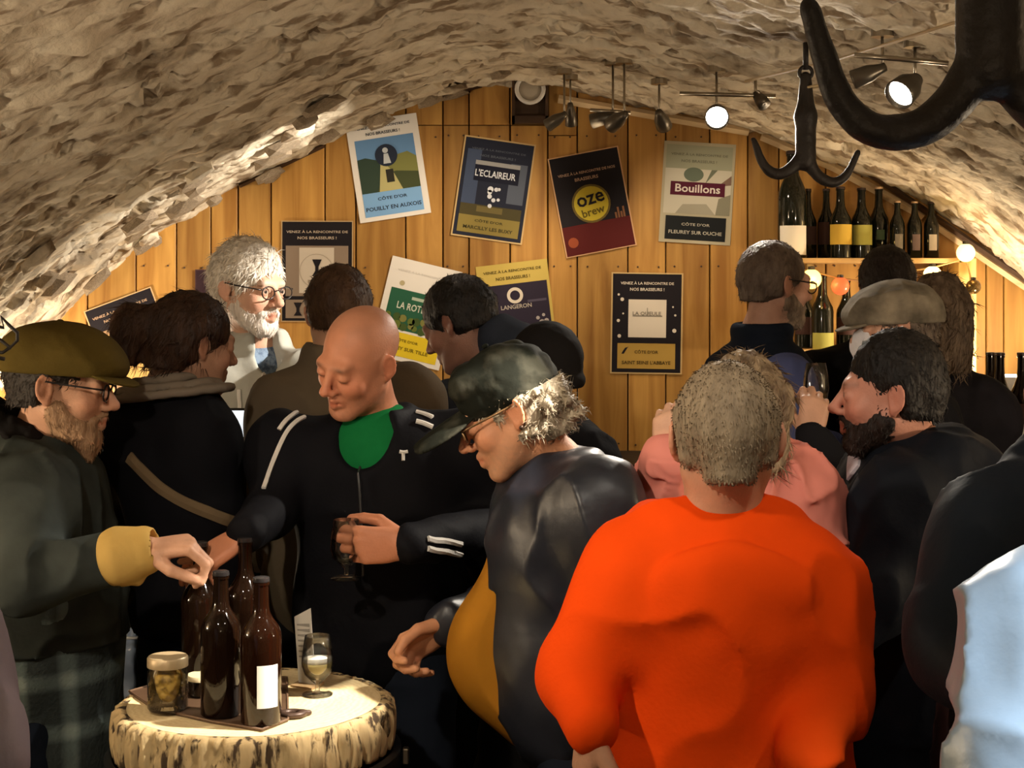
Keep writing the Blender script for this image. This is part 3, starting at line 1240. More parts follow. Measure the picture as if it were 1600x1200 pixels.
# g: lower left dark / sand
p = poster(212, 541, -20.5, 'tilted dark and sand-coloured poster low on the left by the vault', flat((0.62, 0.42, 0.22), 0.6))
p.rect('picture', -0.146, 0.105, 0.146, 0.209, K_)
p.text(T1, -0.005, 0.169, 0.013, flat((0.52, 0.36, 0.24)), 0.245)
p.text(T2, -0.01, 0.142, 0.013, flat((0.52, 0.36, 0.24)), 0.15)
p.rect('picture', -0.146, -0.2, 0.146, 0.105, flat((0.30, 0.19, 0.11)), 2)
p.rect('sand_panel', -0.11, -0.2, 0.12, 0.085, flat((0.55, 0.34, 0.12)), 3)
p.disc('orange_spot', 0.085, 0.09, 0.025, flat((0.45, 0.16, 0.04)), 4, 12)
# h: small dark poster behind the white-haired man
p = poster(362, 500, 0.0, 'dark poster mostly hidden behind the white-haired man', flat((0.06, 0.03, 0.035), 0.6))
p.rect('picture', -0.147, -0.209, 0.147, 0.209, flat((0.03, 0.015, 0.02)))
p.text(T1, 0, 0.16, 0.013, flat((0.12, 0.07, 0.07)), 0.24)
# i: white with green field
p = poster(650, 489, 13.6, 'white poster with a green field and yellow caption box, partly behind the bald man', W_)
GN = flat((0.025, 0.11, 0.065), 0.5)
p.rect('picture', -0.125, -0.085, 0.13, 0.085, GN)
p.text(T1, 0, 0.165, 0.011, flat((0.66, 0.64, 0.62)), 0.23)
p.disc('hop', -0.085, 0.11, 0.011, flat((0.45, 0.4, 0.25)), 2, 10)
p.text("LA ROTEUSE", 0.0, 0.018, 0.03, flat((0.62, 0.66, 0.58)), 0.17)
p.rect('streak', -0.03, 0.05, 0.06, 0.063, flat((0.42, 0.5, 0.42)), 2)
for k in range(16):
    p.disc('leaf', -0.105 + 0.21 * (k % 8) / 7 + random.uniform(-.008, .008), -0.035 - 0.032 * (k // 8) + random.uniform(-.008, .008), random.uniform(.012, .02), flat(((0.12, 0.16, 0.035), (0.06, 0.1, 0.03), (0.2, 0.2, 0.06))[k % 3]), 3, 9)
p.rect('caption_band', -0.13, -0.195, 0.13, -0.095, flat((0.74, 0.56, 0.03)), 2)
p.text("C\u00d4TE D'OR", -0.01, -0.125, 0.014, flat((0.16, 0.12, 0.01)), 0.1, layer=4)
p.text("MAREY SUR TILLE", 0, -0.16, 0.015, flat((0.16, 0.12, 0.01)), 0.18, layer=4)
# j: yellow head, dark picture
p = poster(808, 489, -6.8, 'poster with a yellow heading over a dark picture and white ring, behind the capped men', flat((0.55, 0.42, 0.11), 0.6))
p.rect('picture', -0.14, -0.19, 0.14, 0.125, flat((0.028, 0.022, 0.04)))
p.text(T1, 0.0, 0.182, 0.014, flat((0.10, 0.075, 0.02)), 0.245)
p.text(T2, 0.0, 0.151, 0.014, flat((0.10, 0.075, 0.02)), 0.145)
p.ring('ring_emblem', 0.0, 0.075, 0.034, 0.013, WH, 3)
p.text("LANGERON", 0.0, 0.028, 0.018, flat((0.42, 0.38, 0.34)), 0.13)
p.rect('streak', 0.05, 0.04, 0.13, 0.05, flat((0.08, 0.07, 0.11)), 2)
for (x, z, r) in ((0.1, -0.05, .012), (0.11, -0.02, .007), (0.085, -0.03, .008), (0.12, -0.045, .01), (0.09, -0.075, .009), (0.105, -0.08, .006)):
    p.disc('splash', x, z, r, flat((0.4, 0.36, 0.36)), 3, 8)

# ------------------------------------------------------------------ counters
M_BLACKWOOD = mat('black_painted_wood', (0.012, 0.011, 0.011), 0.55, bump=0.2, bscale=30)
t = empty('wall_counter', (0.25, 6.2, 0), 'black counter running along the board wall', 'counter')
mb = MB(); mb.box((-0.75, 5.95, 1.02), (2.2, 6.47, 1.055), 0.004); mb.build('top', M_BLACKWOOD, t)
for k in range(4):
    x0 = -0.72 + k * 0.73
    mb = MB(); mb.box((x0, 5.99, 0.06), (x0 + 0.715, 6.01, 1.02), 0.004); mb.build('front_panel', M_BLACKWOOD, t)
mb = MB(); mb.box((-0.72, 6.02, 0.0), (2.19, 6.46, 0.06)); mb.build('plinth', M_BLACKWOOD, t)

# bar at the left with ochre counter edge and open shelf
M_OCHRE = mat('ochre_lacquer', (0.62, 0.34, 0.02), 0.4, var=0.15, vscale=20)
M_YELLOW = mat('yellow_edge', (0.85, 0.58, 0.05), 0.4)
t = empty('serving_bar', (-1.4, 4.05, 0), 'serving bar with ochre front and dark open shelf beneath, by the white-haired man', 'bar')
mb = MB(); mb.box((-2.05, 3.88, 1.045), (-0.76, 4.16, 1.075), 0.004); mb.build('top', M_OCHRE, t)
mb = MB(); mb.box((-2.05, 3.885, 0.955), (-0.76, 3.9, 1.045)); mb.build('front_board', M_OCHRE, t)
mb = MB(); mb.box((-2.05, 3.872, 0.918), (-0.76, 3.9, 0.95), 0.004); mb.build('lower_rail', M_YELLOW, t)
mb = MB(); mb.box((-2.05, 3.9, 0.66), (-0.76, 4.14, 0.69)); mb.build('shelf', M_BLACKWOOD, t)
for x in (-2.05, -0.79):
    mb = MB(); mb.box((x, 3.9, 0), (x + 0.03, 4.14, 1.045)); mb.build('side_panel', M_BLACKWOOD, t)
mb = MB(); mb.box((-2.02, 4.12, 0.0), (-0.79, 4.14, 1.045)); mb.build('back_panel', M_BLACKWOOD, t)


def bag(px, w, hgt, zb, Y, m, label, top, m2):
    c = P(px, 1000, Y)
    S = Field()
    S.box((c[0], Y, zb + hgt * 0.42), (w / 2, 0.05, hgt * 0.42), r=0.02, k=0.02)
    S.cap((c[0] - w * 0.2, Y, zb + hgt * 0.8), (c[0] + w * 0.1, Y, zb + hgt), 0.022, 0.012, k=0.03)
    S.noise(0.010, 22, seed=int(px), octv=2, ridged=True)
    S.cut((0, 0, -1), (0, 0, zb + 0.002))
    t = empty('plastic_bag', (c[0], Y, zb), label, 'bag')
    sdf_obj('sack', S, 0.006, m, t)
    mb = MB()
    mb.tube([(c[0] + 0.03 * math.cos(q), Y + 0.02 * math.sin(q), zb + hgt * 0.9) for q in np.linspace(0, 6.28, 12, endpoint=False)], 0.004, 6, closed=True)
    mb.build('tie', m2, t, smooth=True)


M_BAGW = mat('white_plastic', (0.80, 0.82, 0.85), 0.3, spec=0.6)
M_BAGB = mat('pale_blue_plastic', (0.32, 0.42, 0.62), 0.3, spec=0.6)
bag(231, 0.065, 0.235, 0.69, 4.06, M_BAGW, 'crumpled white plastic bag on the shelf under the bar', 0, M_BAGB)
bag(206, 0.055, 0.17, 0.69, 3.955, M_BAGB, 'pale blue plastic bag on the shelf under the bar', 0, M_BAGW)

# payment tablet on the bar
c = P(367, 662, 3.98)
t = empty('tablet', (c[0], 4.03, 1.075), 'payment tablet with a glowing white screen standing on the bar', 'tablet')
mb = MB(); mb.box((c[0] - 0.035, 3.98, c[2] - 0.04), (c[0] + 0.035, 3.992, c[2] + 0.04), 0.004); mb.build('casing', M_BLACKWOOD, t)
mb = MB(); mb.box((c[0] - 0.031, 3.976, c[2] - 0.034), (c[0] + 0.031, 3.9805, c[2] + 0.034)); mb.build('screen', mat('lit_screen', (0.8, 0.85, 0.9), 0.3, emit=((0.86, 0.93, 1.0), 0.9)), t)
mb = MB(); mb.tube([(c[0], 4.03, 1.085), (c[0], 4.03, c[2] - 0.04), (c[0], 3.99, c[2])], 0.009, 8); mb.build('stand', M_GREYMETAL, t, smooth=True)
mb = MB(); mb.lathe([(0.045, 1.075), (0.045, 1.083), (0.012, 1.09)], (c[0], 4.03, 0), 20); mb.build('base', M_GREYMETAL, t)

# raised side counter at the right with bottles and a cup
t = empty('side_counter', (1.95, 5.4, 0), 'dark raised side counter against the right vault', 'counter')
mb = MB(); mb.box((1.58, 5.02, 1.173), (2.25, 5.75, 1.2), 0.004); mb.build('top', M_DARKWOOD, t)
for (x, y) in ((1.61, 5.05), (2.18, 5.05), (1.61, 5.67), (2.18, 5.67)):
    mb = MB(); mb.box((x, y, 0), (x + 0.05, y + 0.05, 1.173), 0.004); mb.build('leg', M_DARKWOOD, t)

# ------------------------------------------------------------------ bottles
M_GLASSBLK = mat('dark_green_bottle_glass', (0.006, 0.007, 0.004), 0.08, spec=0.6)
M_GLASSBRN = mat('brown_bottle_glass', (0.007, 0.003, 0.0015), 0.07, spec=0.35)
M_CAPTAN = mat('tan_crown_cap', (0.52, 0.34, 0.2), 0.35, metal=0.3)
M_FOIL = mat('dark_foil', (0.03, 0.014, 0.012), 0.35)
L_WHITE = flat((0.70, 0.64, 0.54), 0.7)
L_YELLOW = flat((0.58, 0.38, 0.06), 0.6)
L_GREEN = flat((0.42, 0.40, 0.10), 0.6)
L_DARK = flat((0.055, 0.028, 0.024), 0.6)
L_GREY = flat((0.26, 0.24, 0.22), 0.6)
LONG = [(0.36, 0.0), (0.40, 0.012), (0.40, 0.55), (0.385, 0.61), (0.30, 0.69), (0.19, 0.77), (0.155, 0.85), (0.15, 0.945)]
SHLD = [(0.36, 0.0), (0.40, 0.012), (0.40, 0.50), (0.37, 0.56), (0.26, 0.64), (0.175, 0.72), (0.15, 0.82), (0.145, 0.945)]


def bottle(loc, h, rad, glass, prof, label, cap=None, lab=None, labz=(0.2, 0.45), lab_ang=(200, 340), group=None, n=20, neck=None, text=None):
    """rad is the body radius; prof is in units where the body radius is 0.40 and the height 1"""
    x, y, z = loc
    t = empty('bottle', loc, label, 'bottle', group)
    k = rad / 0.40
    pr = [(r * k, zz * h) for r, zz in prof]
    top_r = pr[-1][0]
    pr += [(top_r * 1.14, 0.947 * h), (top_r * 1.14, 0.965 * h), (top_r, 0.967 * h), (top_r * 0.98, 0.985 * h)]
    mb = MB()
    mb.lathe([(0.0, pr[0][1])] + pr, loc, n)
    auto_smooth(mb.build('glass', glass, t), 50)
    mb = MB()
    cr = top_r * 1.16
    mb.lathe([(cr, 0.968 * h), (cr * 1.02, 0.972 * h), (cr * 0.98, 0.996 * h), (cr * 0.8, 1.0 * h), (0.0, 1.0 * h)], loc, n)
    auto_smooth(mb.build('cap', cap or M_FOIL, t), 40)
    if neck:
        mb = MB()
        mb.lathe([(np.interp(zz, [q[1] for q in prof], [q[0] for q in prof]) * k + 0.0012, zz * h) for zz in (0.80, 0.86, 0.94)], loc, n)
        mb.build('neck_foil', neck, t, smooth=True)
    if lab:
        v, f = [], []
        m_ = 14
        for zz in labz:
            for i in range(m_):
                a = math.radians(lab_ang[0] + (lab_ang[1] - lab_ang[0]) * i / (m_ - 1))
                v.append((x + (rad + 0.0012) * math.cos(a), y + (rad + 0.0012) * math.sin(a), z + zz * h))
        for i in range(m_ - 1):
            f.append((i, i + 1, m_ + i + 1, m_ + i))
        mk('label', v, f, lab, t, smooth=True)
    return t


SHELF_Z = wz(407)
SY = 6.34


def shelf_x(px):
    return (px - 800) / F_PX * SY


def zpx(py, Y):
    return ZC - (py - YH) / F_PX * Y


zs = zpx(404, SY)
t = empty('shelf_unit', (shelf_x(1370), WALL_Y, zs), 'pale wood bottle shelf with upright post on the board wall', 'shelf')
M_PINE = wood_mat('pale_shelf_pine', (0.55, 0.33, 0.12), (0.74, 0.50, 0.22), vertical=False, knots=False)
M_PINEV = wood_mat('pale_post_pine', (0.55, 0.36, 0.12), (0.70, 0.50, 0.20), knots=False)
mb = MB(); mb.box((shelf_x(1215), 6.22, zs - 0.020), (shelf_x(1490), 6.46, zs), 0.002); mb.build('board', M_PINE, t)
z2 = zpx(545, SY)
mb = MB(); mb.box((shelf_x(1200), 6.24, z2 - 0.022), (shelf_x(1490), 6.46, z2), 0.002); mb.build('board', M_PINE, t)
mb = MB(); mb.box((shelf_x(1485), 6.22, z2 - 0.12), (shelf_x(1512), 6.46, zs), 0.003); mb.build('post', M_PINEV, t)
mb = MB(); mb.box((shelf_x(1268), 6.44, z2), (shelf_x(1280), 6.46, zs - 0.02), 0.002); mb.build('bracket', M_PINEV, t)
g = 'bottles lined up on the wall shelf'


def sb(px, top, h, rad, prof, label, Y=SY, **kw):
    return bottle((shelf_x(px) * Y / SY, Y, zs), h, rad, M_GLASSBLK, prof, label, group=g, **kw)


sb(1238, 230, 0.44, 0.060, LONG, Y=6.285, label= 'largest dark magnum bottle with white label at the shelf end', lab=L_WHITE, labz=(0.03, 0.30), lab_ang=(205, 325))
sb(1262, 292, 0.292, 0.037, SHLD, 'dark unlabelled bottle beside the white-labelled magnum', Y=6.40, lab=L_DARK, labz=(0.2, 0.46))
sb(1291, 292, 0.292, 0.037, SHLD, 'dark bottle with dull brown label, left of the yellow-labelled one', Y=6.40, lab=L_DARK, labz=(0.2, 0.52))
sb(1313, 292, 0.294, 0.045, SHLD, 'dark bottle with bright yellow label on the shelf', lab=L_YELLOW, labz=(0.19, 0.47), lab_ang=(195, 345), Y=6.30)
sb(1346, 292, 0.292, 0.044, SHLD, 'dark bottle with yellow-green label on the shelf', lab=L_GREEN, labz=(0.19, 0.47), lab_ang=(200, 330))
sb(1373, 292, 0.300, 0.042, SHLD, 'dark bottle with tan cap and small green mark, middle of the shelf', Y=6.40, cap=M_CAPTAN, lab=flat((0.05, 0.08, 0.045)), labz=(0.26, 0.40), lab_ang=(245, 290))
sb(1402, 313, 0.238, 0.031, LONG, 'first small long-necked bottle with tan cap and grey label', cap=M_CAPTAN, lab=L_GREY, labz=(0.14, 0.42), lab_ang=(240, 300))
sb(1429, 315, 0.236, 0.031, LONG, 'middle of the three small bottles with dim mauve label', cap=M_CAPTAN, lab=flat((0.2, 0.15, 0.16)), labz=(0.14, 0.42), lab_ang=(240, 300))
sb(1455, 317, 0.234, 0.031, LONG, 'last small bottle near the vault with a bright white label', cap=M_FOIL, lab=flat((0.62, 0.58, 0.55)), labz=(0.14, 0.42), lab_ang=(240, 300))
g2 = 'bottles on the lower shelf'
bottle((shelf_x(1282), 6.30, z2), 0.31, 0.045, M_GLASSBLK, SHLD, 'dark bottle on the lower shelf under the red bulb', lab=L_GREEN, labz=(0.0, 0.22), group=g2)
bottle((shelf_x(1262), 6.41, z2), 0.29, 0.042, M_GLASSBLK, SHLD, 'dark bottle on the lower shelf half behind the bearded man in the vest', lab=L_DARK, group=g2)
bottle((shelf_x(1325), 6.37, z2), 0.29, 0.042, M_GLASSBLK, SHLD, 'dark bottle on the lower shelf behind the grey cap', lab=L_DARK, group=g2)
c = P(1258, 520, 6.0)
# right side counter bottles and cup
for (px, Y, h, lb) in ((1548, 5.32, 0.318, 'dark bottle on the side counter, left of the pair'), (1562, 5.2, 0.322, 'dark bottle on the side counter, right of the pair'),
                       (1597, 5.3, 0.318, 'dark bottle at the right picture edge behind the white cup')):
    bottle(((px - 800) / F_PX * Y, Y, 1.2), h, 0.042, M_GLASSBRN, SHLD, lb, lab=L_DARK, group='bottles on the side counter')
cx_, cy_ = (1592 - 800) / F_PX * 5.1, 5.1
t = empty('cup', (cx_, cy_, 1.2), 'white cup on the side counter at the right edge', 'cup')
mb = MB(); mb.lathe([(0.0, 0.0), (0.028, 0.0), (0.032, 0.01), (0.038, 0.085), (0.035, 0.085), (0.029, 0.012), (0.0, 0.012)], (cx_, cy_, 1.2), 24); mb.build('body', M_WHITE, t, smooth=True)
mb = MB(); mb.tube([(cx_ - 0.036, cy_, 1.2 + 0.07), (cx_ - 0.058, cy_, 1.2 + 0.066), (cx_ - 0.06, cy_, 1.2 + 0.04), (cx_ - 0.034, cy_, 1.2 + 0.028)], 0.005, 8); mb.build('handle', M_WHITE, t, smooth=True)

# ------------------------------------------------------------------ string of festoon bulbs
BULBS = [(1268, 436, 6.15, 0.040, (1.0, 0.62, 0.16), 3.2), (1313, 447, 6.15, 0.036, (1.0, 0.10, 0.03), 1.5), (1457, 430, 6.15, 0.037, (1.0, 0.70, 0.30), 4.0),
         (1509, 395, 6.15, 0.037, (1.0, 0.66, 0.24), 3.2), (1521, 448, 6.15, 0.030, None, 0), (1513, 492, 6.15, 0.017, (1.0, 0.8, 0.4), 2.5), (1512, 533, 6.15, 0.016, (1.0, 0.85, 0.45), 2.5)]
c0 = P(1390, 440, 6.15)
t = empty('festoon_string', tuple(c0), 'string of coloured festoon bulbs hung along the bottle shelf', 'string lights')
pts = [P(1200, 415, 6.17)]
for b in BULBS[:2]:
    pts.append(P(b[0], b[1] - 12, 6.17))
pts += [P(1350, 440, 6.17), P(1420, 424, 6.17), P(1457, 418, 6.17), P(1480, 412, 6.17), P(1509, 404, 6.17), P(1516, 430, 6.17), P(1517, 470, 6.17), P(1512, 500, 6.17), P(1512, 540, 6.17), P(1512, 580, 6.17)]
mb = MB(); mb.tube(pts, 0.004, 6); mb.build('cable', mat('tan_cable', (0.42, 0.26, 0.1), 0.5), t, smooth=True)
for i, (px, py, Y, r, col, st) in enumerate(BULBS):
    c = P(px, py, Y)
    m_ = mat('bulb_glow_%d' % i, col, 0.3, emit=(col, st)) if col else mat('bronze_bauble', (0.10, 0.06, 0.02), 0.12, metal=0.7)
    mb = MB()
    mb.lathe([(max(0.0, r * math.sin(q)), -r * math.cos(q)) for q in np.linspace(0, math.pi * 0.93, 12)], tuple(c), 18)
    mb.build('bulb', m_, t, smooth=True)
    mb = MB()
    mb.lathe([(r * 0.35, r * 0.85), (r * 0.35, r * 1.25), (0, r * 1.3)], tuple(c), 10)
    mb.build('socket', M_BLACKMETAL, t)
    if col and st > 2 and r > 0.03:
        add_point((c[0], c[1] - 0.06, c[2]), 0.9, col, 0.035)

# open-shaded standing lamps that wash the vault, added fill except the one behind the bar
LAMP_LABELS = ['standing lamp with open white shade behind the bar on the left', 'added standing lamp with open white shade behind the side counter, washing the right vault',
               'added fill lamp with open white shade, out of view along the left vault', 'added fill lamp with open white shade, out of view along the right vault',
               'added fill lamp with open white shade, unseen behind the viewer']
for (x, y, z, w), lab in zip(WASH_LAMPS, LAMP_LABELS):
    t = empty('wash_lamp', (x, y, 0), lab, 'lamp')
    mb = MB(); mb.lathe([(0.11, 0.0), (0.11, 0.012), (0.02, 0.025)], (x, y, 0), 24); mb.build('base', M_BLACKMETAL, t)
    mb = MB(); mb.tube([(x, y, 0.02), (x, y, z - 0.1)], 0.009, 8); mb.build('pole', M_BLACKMETAL, t, smooth=True)
    mb = MB(); mb.lathe([(0.02, z - 0.11), (0.07, z - 0.09), (0.10, z - 0.02), (0.098, z - 0.02), (0.068, z - 0.085), (0.0, z - 0.10)], (x, y, 0), 24); mb.build('shade', M_WHITE, t, smooth=True)

# ------------------------------------------------------------------ spotlights on the vault
M_LAMPFACE = mat('lamp_face', (1, 1, 1), 0.3, emit=((1.0, 0.93, 0.82), 14.0))
M_LAMPDIM = mat('lamp_face_dim', (1, 1, 1), 0.3, emit=((1.0, 0.88, 0.66), 2.2))
M_SHELL = mat('lamp_shell', (0.10, 0.085, 0.065), 0.35, metal=0.6)


def spotlamp(key, label, size=0.034, face=M_LAMPFACE, rail=None):
    pos, tgt, *_ = LAMPS[key]
    pos = np.array(pos)
    d = np.array(tgt, float) - pos
    d /= np.linalg.norm(d)
    R = rot_to(d)
    top = vault_z(pos[0]) - 0.015
    t = empty('spotlight', tuple(pos), label, 'spotlight', 'spotlights fixed to the vault')
    s = size
    mb = MB()
    mb.lathe([(0.0, -0.062), (s * 0.42, -0.06), (s * 0.55, -0.045), (s * 0.9, -0.015), (s, 0.03), (s * 0.93, 0.032), (s * 0.86, 0.012), (0, 0.008)], tuple(pos), 20, R=R)
    mb.build('housing', M_SHELL, t, smooth=True)
    mb = MB()
    mb.lathe([(0.0, 0.026), (s * 0.55, 0.024), (s * 0.88, 0.016), (s * 0.88, 0.012), (0, 0.012)], tuple(pos), 20, R=R)
    mb.build('lens', face, t, smooth=True)
    mb = MB()
    back = pos - d * 0.05
    mb.tube([back, back + np.array([0, 0, 0.04]), np.array([back[0], back[1], top])], 0.0042, 8)
    mb.build('arm', M_CHROME, t, smooth=True)
    if rail:
        mb = MB()
        a, b = np.array(rail[0]), np.array(rail[1])
        mb.tube([a, 0.5 * (a + b), b], 0.007, 8)
        mb.build('rail', M_CHROME, t, smooth=True)
    mb = MB()
    mb.lathe([(0.03, 0.0), (0.03, 0.02), (0.0, 0.02)], (back[0], back[1], top - 0.012), 16)
    mb.build('rose', M_CHROME, t)
    return t


spotlamp('glare', 'dazzling white spotlight shining towards the room', 0.040, mat('lamp_face_bright', (1, 1, 1), 0.3, emit=((1.0, 0.97, 0.92), 25.0)), rail=(P(1062, 146, 5.05), P(1212, 150, 5.0)))
spotlamp('table', 'grey spotlight with bright rim between the two iron hooks', 0.042, rail=(P(1335, 86, 4.0), P(1482, 99, 3.95)))
spotlamp('bar', 'second spotlight on the rail between the two iron hooks, turned to the bar', 0.026, M_LAMPDIM)
spotlamp('track1', 'left spotlight of the small cluster at the vault crown', 0.028, M_LAMPDIM, rail=(P(922, 172, 5.45), P(985, 176, 5.45)))
spotlamp('track2', 'middle spotlight of the small cluster at the vault crown', 0.030, M_LAMPDIM)
spotlamp('track3', 'spotlight with pale rim just left of the dazzling one', 0.030, M_LAMPDIM)
spotlamp('far1', 'small spotlight beside the extractor fan', 0.026, M_LAMPDIM)
spotlamp('far2', 'small spotlight second from the extractor fan', 0.024, M_LAMPDIM)
spotlamp('over', 'spotlight on the vault above the log slice table', 0.036)
spotlamp('fill1', 'added fill spotlight on the vault, out of view above the viewer, right', 0.036)
spotlamp('fill2', 'added fill spotlight on the vault, out of view above the viewer, left', 0.036)
spotlamp('near3', 'cool spotlight above the right foreground', 0.036)
# small unlit head at the right of the glare rail
c = P(1190, 158, 5.0)
t = empty('spotlight', tuple(c), 'small unlit grey spotlight right of the dazzling one', 'spotlight', 'spotlights fixed to the vault')
mb = MB(); mb.lathe([(0.0, -0.04), (0.014, -0.038), (0.022, 0.0), (0.022, 0.02), (0, 0.015)], tuple(c), 16, R=rot_to((0.4, -0.5, -0.7))); mb.build('housing', M_SHELL, t, smooth=True)
mb = MB(); mb.tube([c + np.array([0, 0, 0.02]), c + np.array([-0.02, 0, 0.035]), (c[0] - 0.02, c[1], vault_z(c[0]) - 0.02)], 0.005, 8); mb.build('arm', M_CHROME, t, smooth=True)

mb = MB()
w0, w1 = P(1165, 127, 4.95), P(1500, 33, 3.6)
mb.tube([w0, 0.5 * (w0 + w1) + np.array([0, 0, -0.012]), w1, (1.42, 2.9, 2.24)], 0.005, 6)
tag(mb.build('lighting_cable', mat('cream_cable', (0.55, 0.42, 0.26), 0.5), smooth=True), 'taut pale lighting cable strung across the vault', 'cable')

# ------------------------------------------------------------------ iron hooks


def smooth_path(a, k=6):
    a = [np.array(q, float) for q in a]
    a = [2 * a[0] - a[1]] + a + [2 * a[-1] - a[-2]]
    out = []
    for i in range(1, len(a) - 2):
        for t_ in np.linspace(0, 1, k, endpoint=False):
            p0, p1, p2, p3 = a[i - 1:i + 3]
            out.append(0.5 * ((2 * p1) + (p2 - p0) * t_ + (2 * p0 - 5 * p1 + 4 * p2 - p3) * t_ ** 2 + (3 * p1 - p0 - 3 * p2 + p3) * t_ ** 3))
    out.append(a[-2])
    return out


def hook(c, s, label, yaw, arms, top_z, tail=None, arm_t=None):
    """c: foot of the shank where the arms spring; arms: lists of (right, up) offsets in the hook's own plane"""
    t = empty('iron_hook', (c[0], c[1], c[2]), label, 'hook', 'old iron hooks hanging from the vault')
    ct, st = math.cos(yaw), math.sin(yaw)

    def w(u, z):
        return np.array([c[0] + u * ct, c[1] + u * st, c[2] + z])
    S = Field()
    S.cap(w(0, 0), w(0, 0.16 * s / 0.07), s * 0.52, s * 0.52, k=0.01)
    S.cap(w(0, 0.16 * s / 0.07), (c[0], c[1], min(top_z, c[2] + 0.30 * s / 0.07)), s * 0.5, s * 0.28, k=0.02)
    for a in arms:
        a = smooth_path(a)
        n = len(a)
        for i in range(n - 1):
            r0 = s * (0.27 - 0.17 * (i / (n - 1)) ** 1.3)
            r1 = s * (0.27 - 0.17 * ((i + 1) / (n - 1)) ** 1.3)
            S.cap(w(*a[i]), w(*a[i + 1]), r0, r1, k=0.008)
    S.noise(0.0012, 60, 3)
    sdf_obj('hook_body', S, 0.005, M_BLACKMETAL, t)
    z1 = min(top_z, c[2] + 0.30 * s / 0.07)
    mb = MB()
    mb.tube([(c[0] + 0.018 * math.cos(q), c[1], z1 + 0.012 + 0.018 * math.sin(q)) for q in np.linspace(0, 6.283, 14, endpoint=False)], 0.0055, 8, closed=True)
    mb.build('eye_ring', M_BLACKMETAL, t, smooth=True)
    mb = MB()
    mb.tube([(c[0], c[1], z1 + 0.02), (c[0], c[1], max(vault_z(c[0]) + 0.02, z1 + 0.05))], 0.008, 8)
    mb.build('hanger_rod', M_BLACKMETAL, t, smooth=True)
    return t


def arm_px(c, Y, pts):
    """offsets of an arm from its pixel course at depth Y"""
    o = []
    for (x, y) in pts:
        q = P(x, y, Y)
        o.append((q[0] - c[0], q[2] - c[2]))
    return o


Y1 = 1.6
c1 = P(1547, 105, Y1)
A1 = arm_px(c1, Y1, [(1520, 110), (1490, 160), (1445, 197), (1395, 208), (1350, 196), (1312, 155), (1292, 100), (1276, 50), (1263, 5)])
A1b = [(-u, z) for u, z in A1]
hook(c1, 0.068, 'large black iron hook in the foreground at the top right corner', 0.0, [A1, A1b], 2.45)
Y2 = 4.3
c2 = P(1259, 252, Y2)
A2 = arm_px(c2, Y2, [(1250, 248), (1238, 262), (1220, 272), (1203, 268), (1190, 252), (1184, 236), (1177, 217)])
A2b = arm_px(c2, Y2, [(1262, 250), (1270, 265), (1285, 280), (1303, 285), (1320, 276), (1332, 256), (1341, 236)])
hook(c2, 0.055, 'smaller black iron hook hanging before the bottle shelf', 0.0, [A2, A2b], 2.36)
mb = MB()
q = P(1270, 136, Y2)
mb.tube([(q[0] + 0.024 * math.cos(a), q[1] + 0.024 * math.sin(a), q[2] + 0.004 * math.cos(a)) for a in np.linspace(0, 6.283, 16, endpoint=False)], 0.004, 6, closed=True)
mb.build('binding', mat('cream_cord', (0.5, 0.38, 0.22), 0.7), bpy.data.objects['iron_hook.001'], smooth=True)

# bent wire ornament on the left vault
mb = MB()
cw = 2.9
pts = [P(-30, 505, cw), P(6, 512, cw), P(2, 495, cw), P(14, 508, cw), P(27, 520, cw), P(27, 532, cw), P(16, 543, cw), P(2, 532, cw), P(-20, 520, cw)]
t = empty('wire_ornament', tuple(P(0, 560, cw)), 'twisted dark wire ornament at the left picture edge', 'ornament')
mb.tube(pts, 0.0035, 6); mb.build('loop', M_BLACKMETAL, t, smooth=True)
mb = MB(); mb.tube([P(16, 543, cw), P(4, 551, cw), P(-20, 548, cw), P(-60, 540, cw), P(-150, 480, cw), P(-260, 470, cw)], 0.0035, 6); mb.build('stem', M_BLACKMETAL, t, smooth=True)
mb = MB(); mb.tube([P(7, 561, cw), P(-8, 558, cw), P(-60, 540, cw)], 0.004, 6); mb.build('twig', M_BLACKMETAL, t, smooth=True)

# ------------------------------------------------------------------ barrel table
TX, TY, TZ = P(398, 1095, 3.0)
TZ = 0.934
TR = 0.258
M_STAVE = wood_mat('black_oak_stave', (0.012, 0.010, 0.009), (0.03, 0.024, 0.02), knots=False)
t = empty('barrel', (TX, TY, 0), 'dark oak barrel with iron hoops carrying the log slice', 'barrel')
BH, BR = 0.845, 0.272


def brad(z):
    return BR + 0.055 * math.sin(math.pi * min(1, max(0, z / BH)))


NS = 20
for k in range(NS):
    a0, a1 = 2 * math.pi * k / NS + 0.006, 2 * math.pi * (k + 1) / NS - 0.006
    v, f = [], []
    for z in np.linspace(0.0, BH, 9):
        r = brad(z)
        for rr, a in ((r, a0), (r + 0.001, (a0 + a1) / 2), (r, a1), (r - 0.025, a1), (r - 0.025, a0)):
            v.append((TX + rr * math.cos(a), TY + rr * math.sin(a), z))
    for i in range(8):
        for q in range(5):
            f.append((i * 5 + q, i * 5 + (q + 1) % 5, (i + 1) * 5 + (q + 1) % 5, (i + 1) * 5 + q))
    f += [tuple(reversed(range(5))), tuple(range(40, 45))]
    mk('stave', v, f, M_STAVE, t)
for z, w in ((0.03, 0.035), (0.22, 0.03), (0.62, 0.03), (BH - 0.045, 0.04)):
    mb = MB()
    mb.lathe([(brad(z) + 0.0015, z), (brad(z) + 0.004, z), (brad(z + w) + 0.004, z + w), (brad(z + w) + 0.0015, z + w)], (TX, TY, 0), 48)
    auto_smooth(mb.build('hoop', mat('hoop_iron', (0.10, 0.10, 0.10), 0.3, metal=0.9), t))
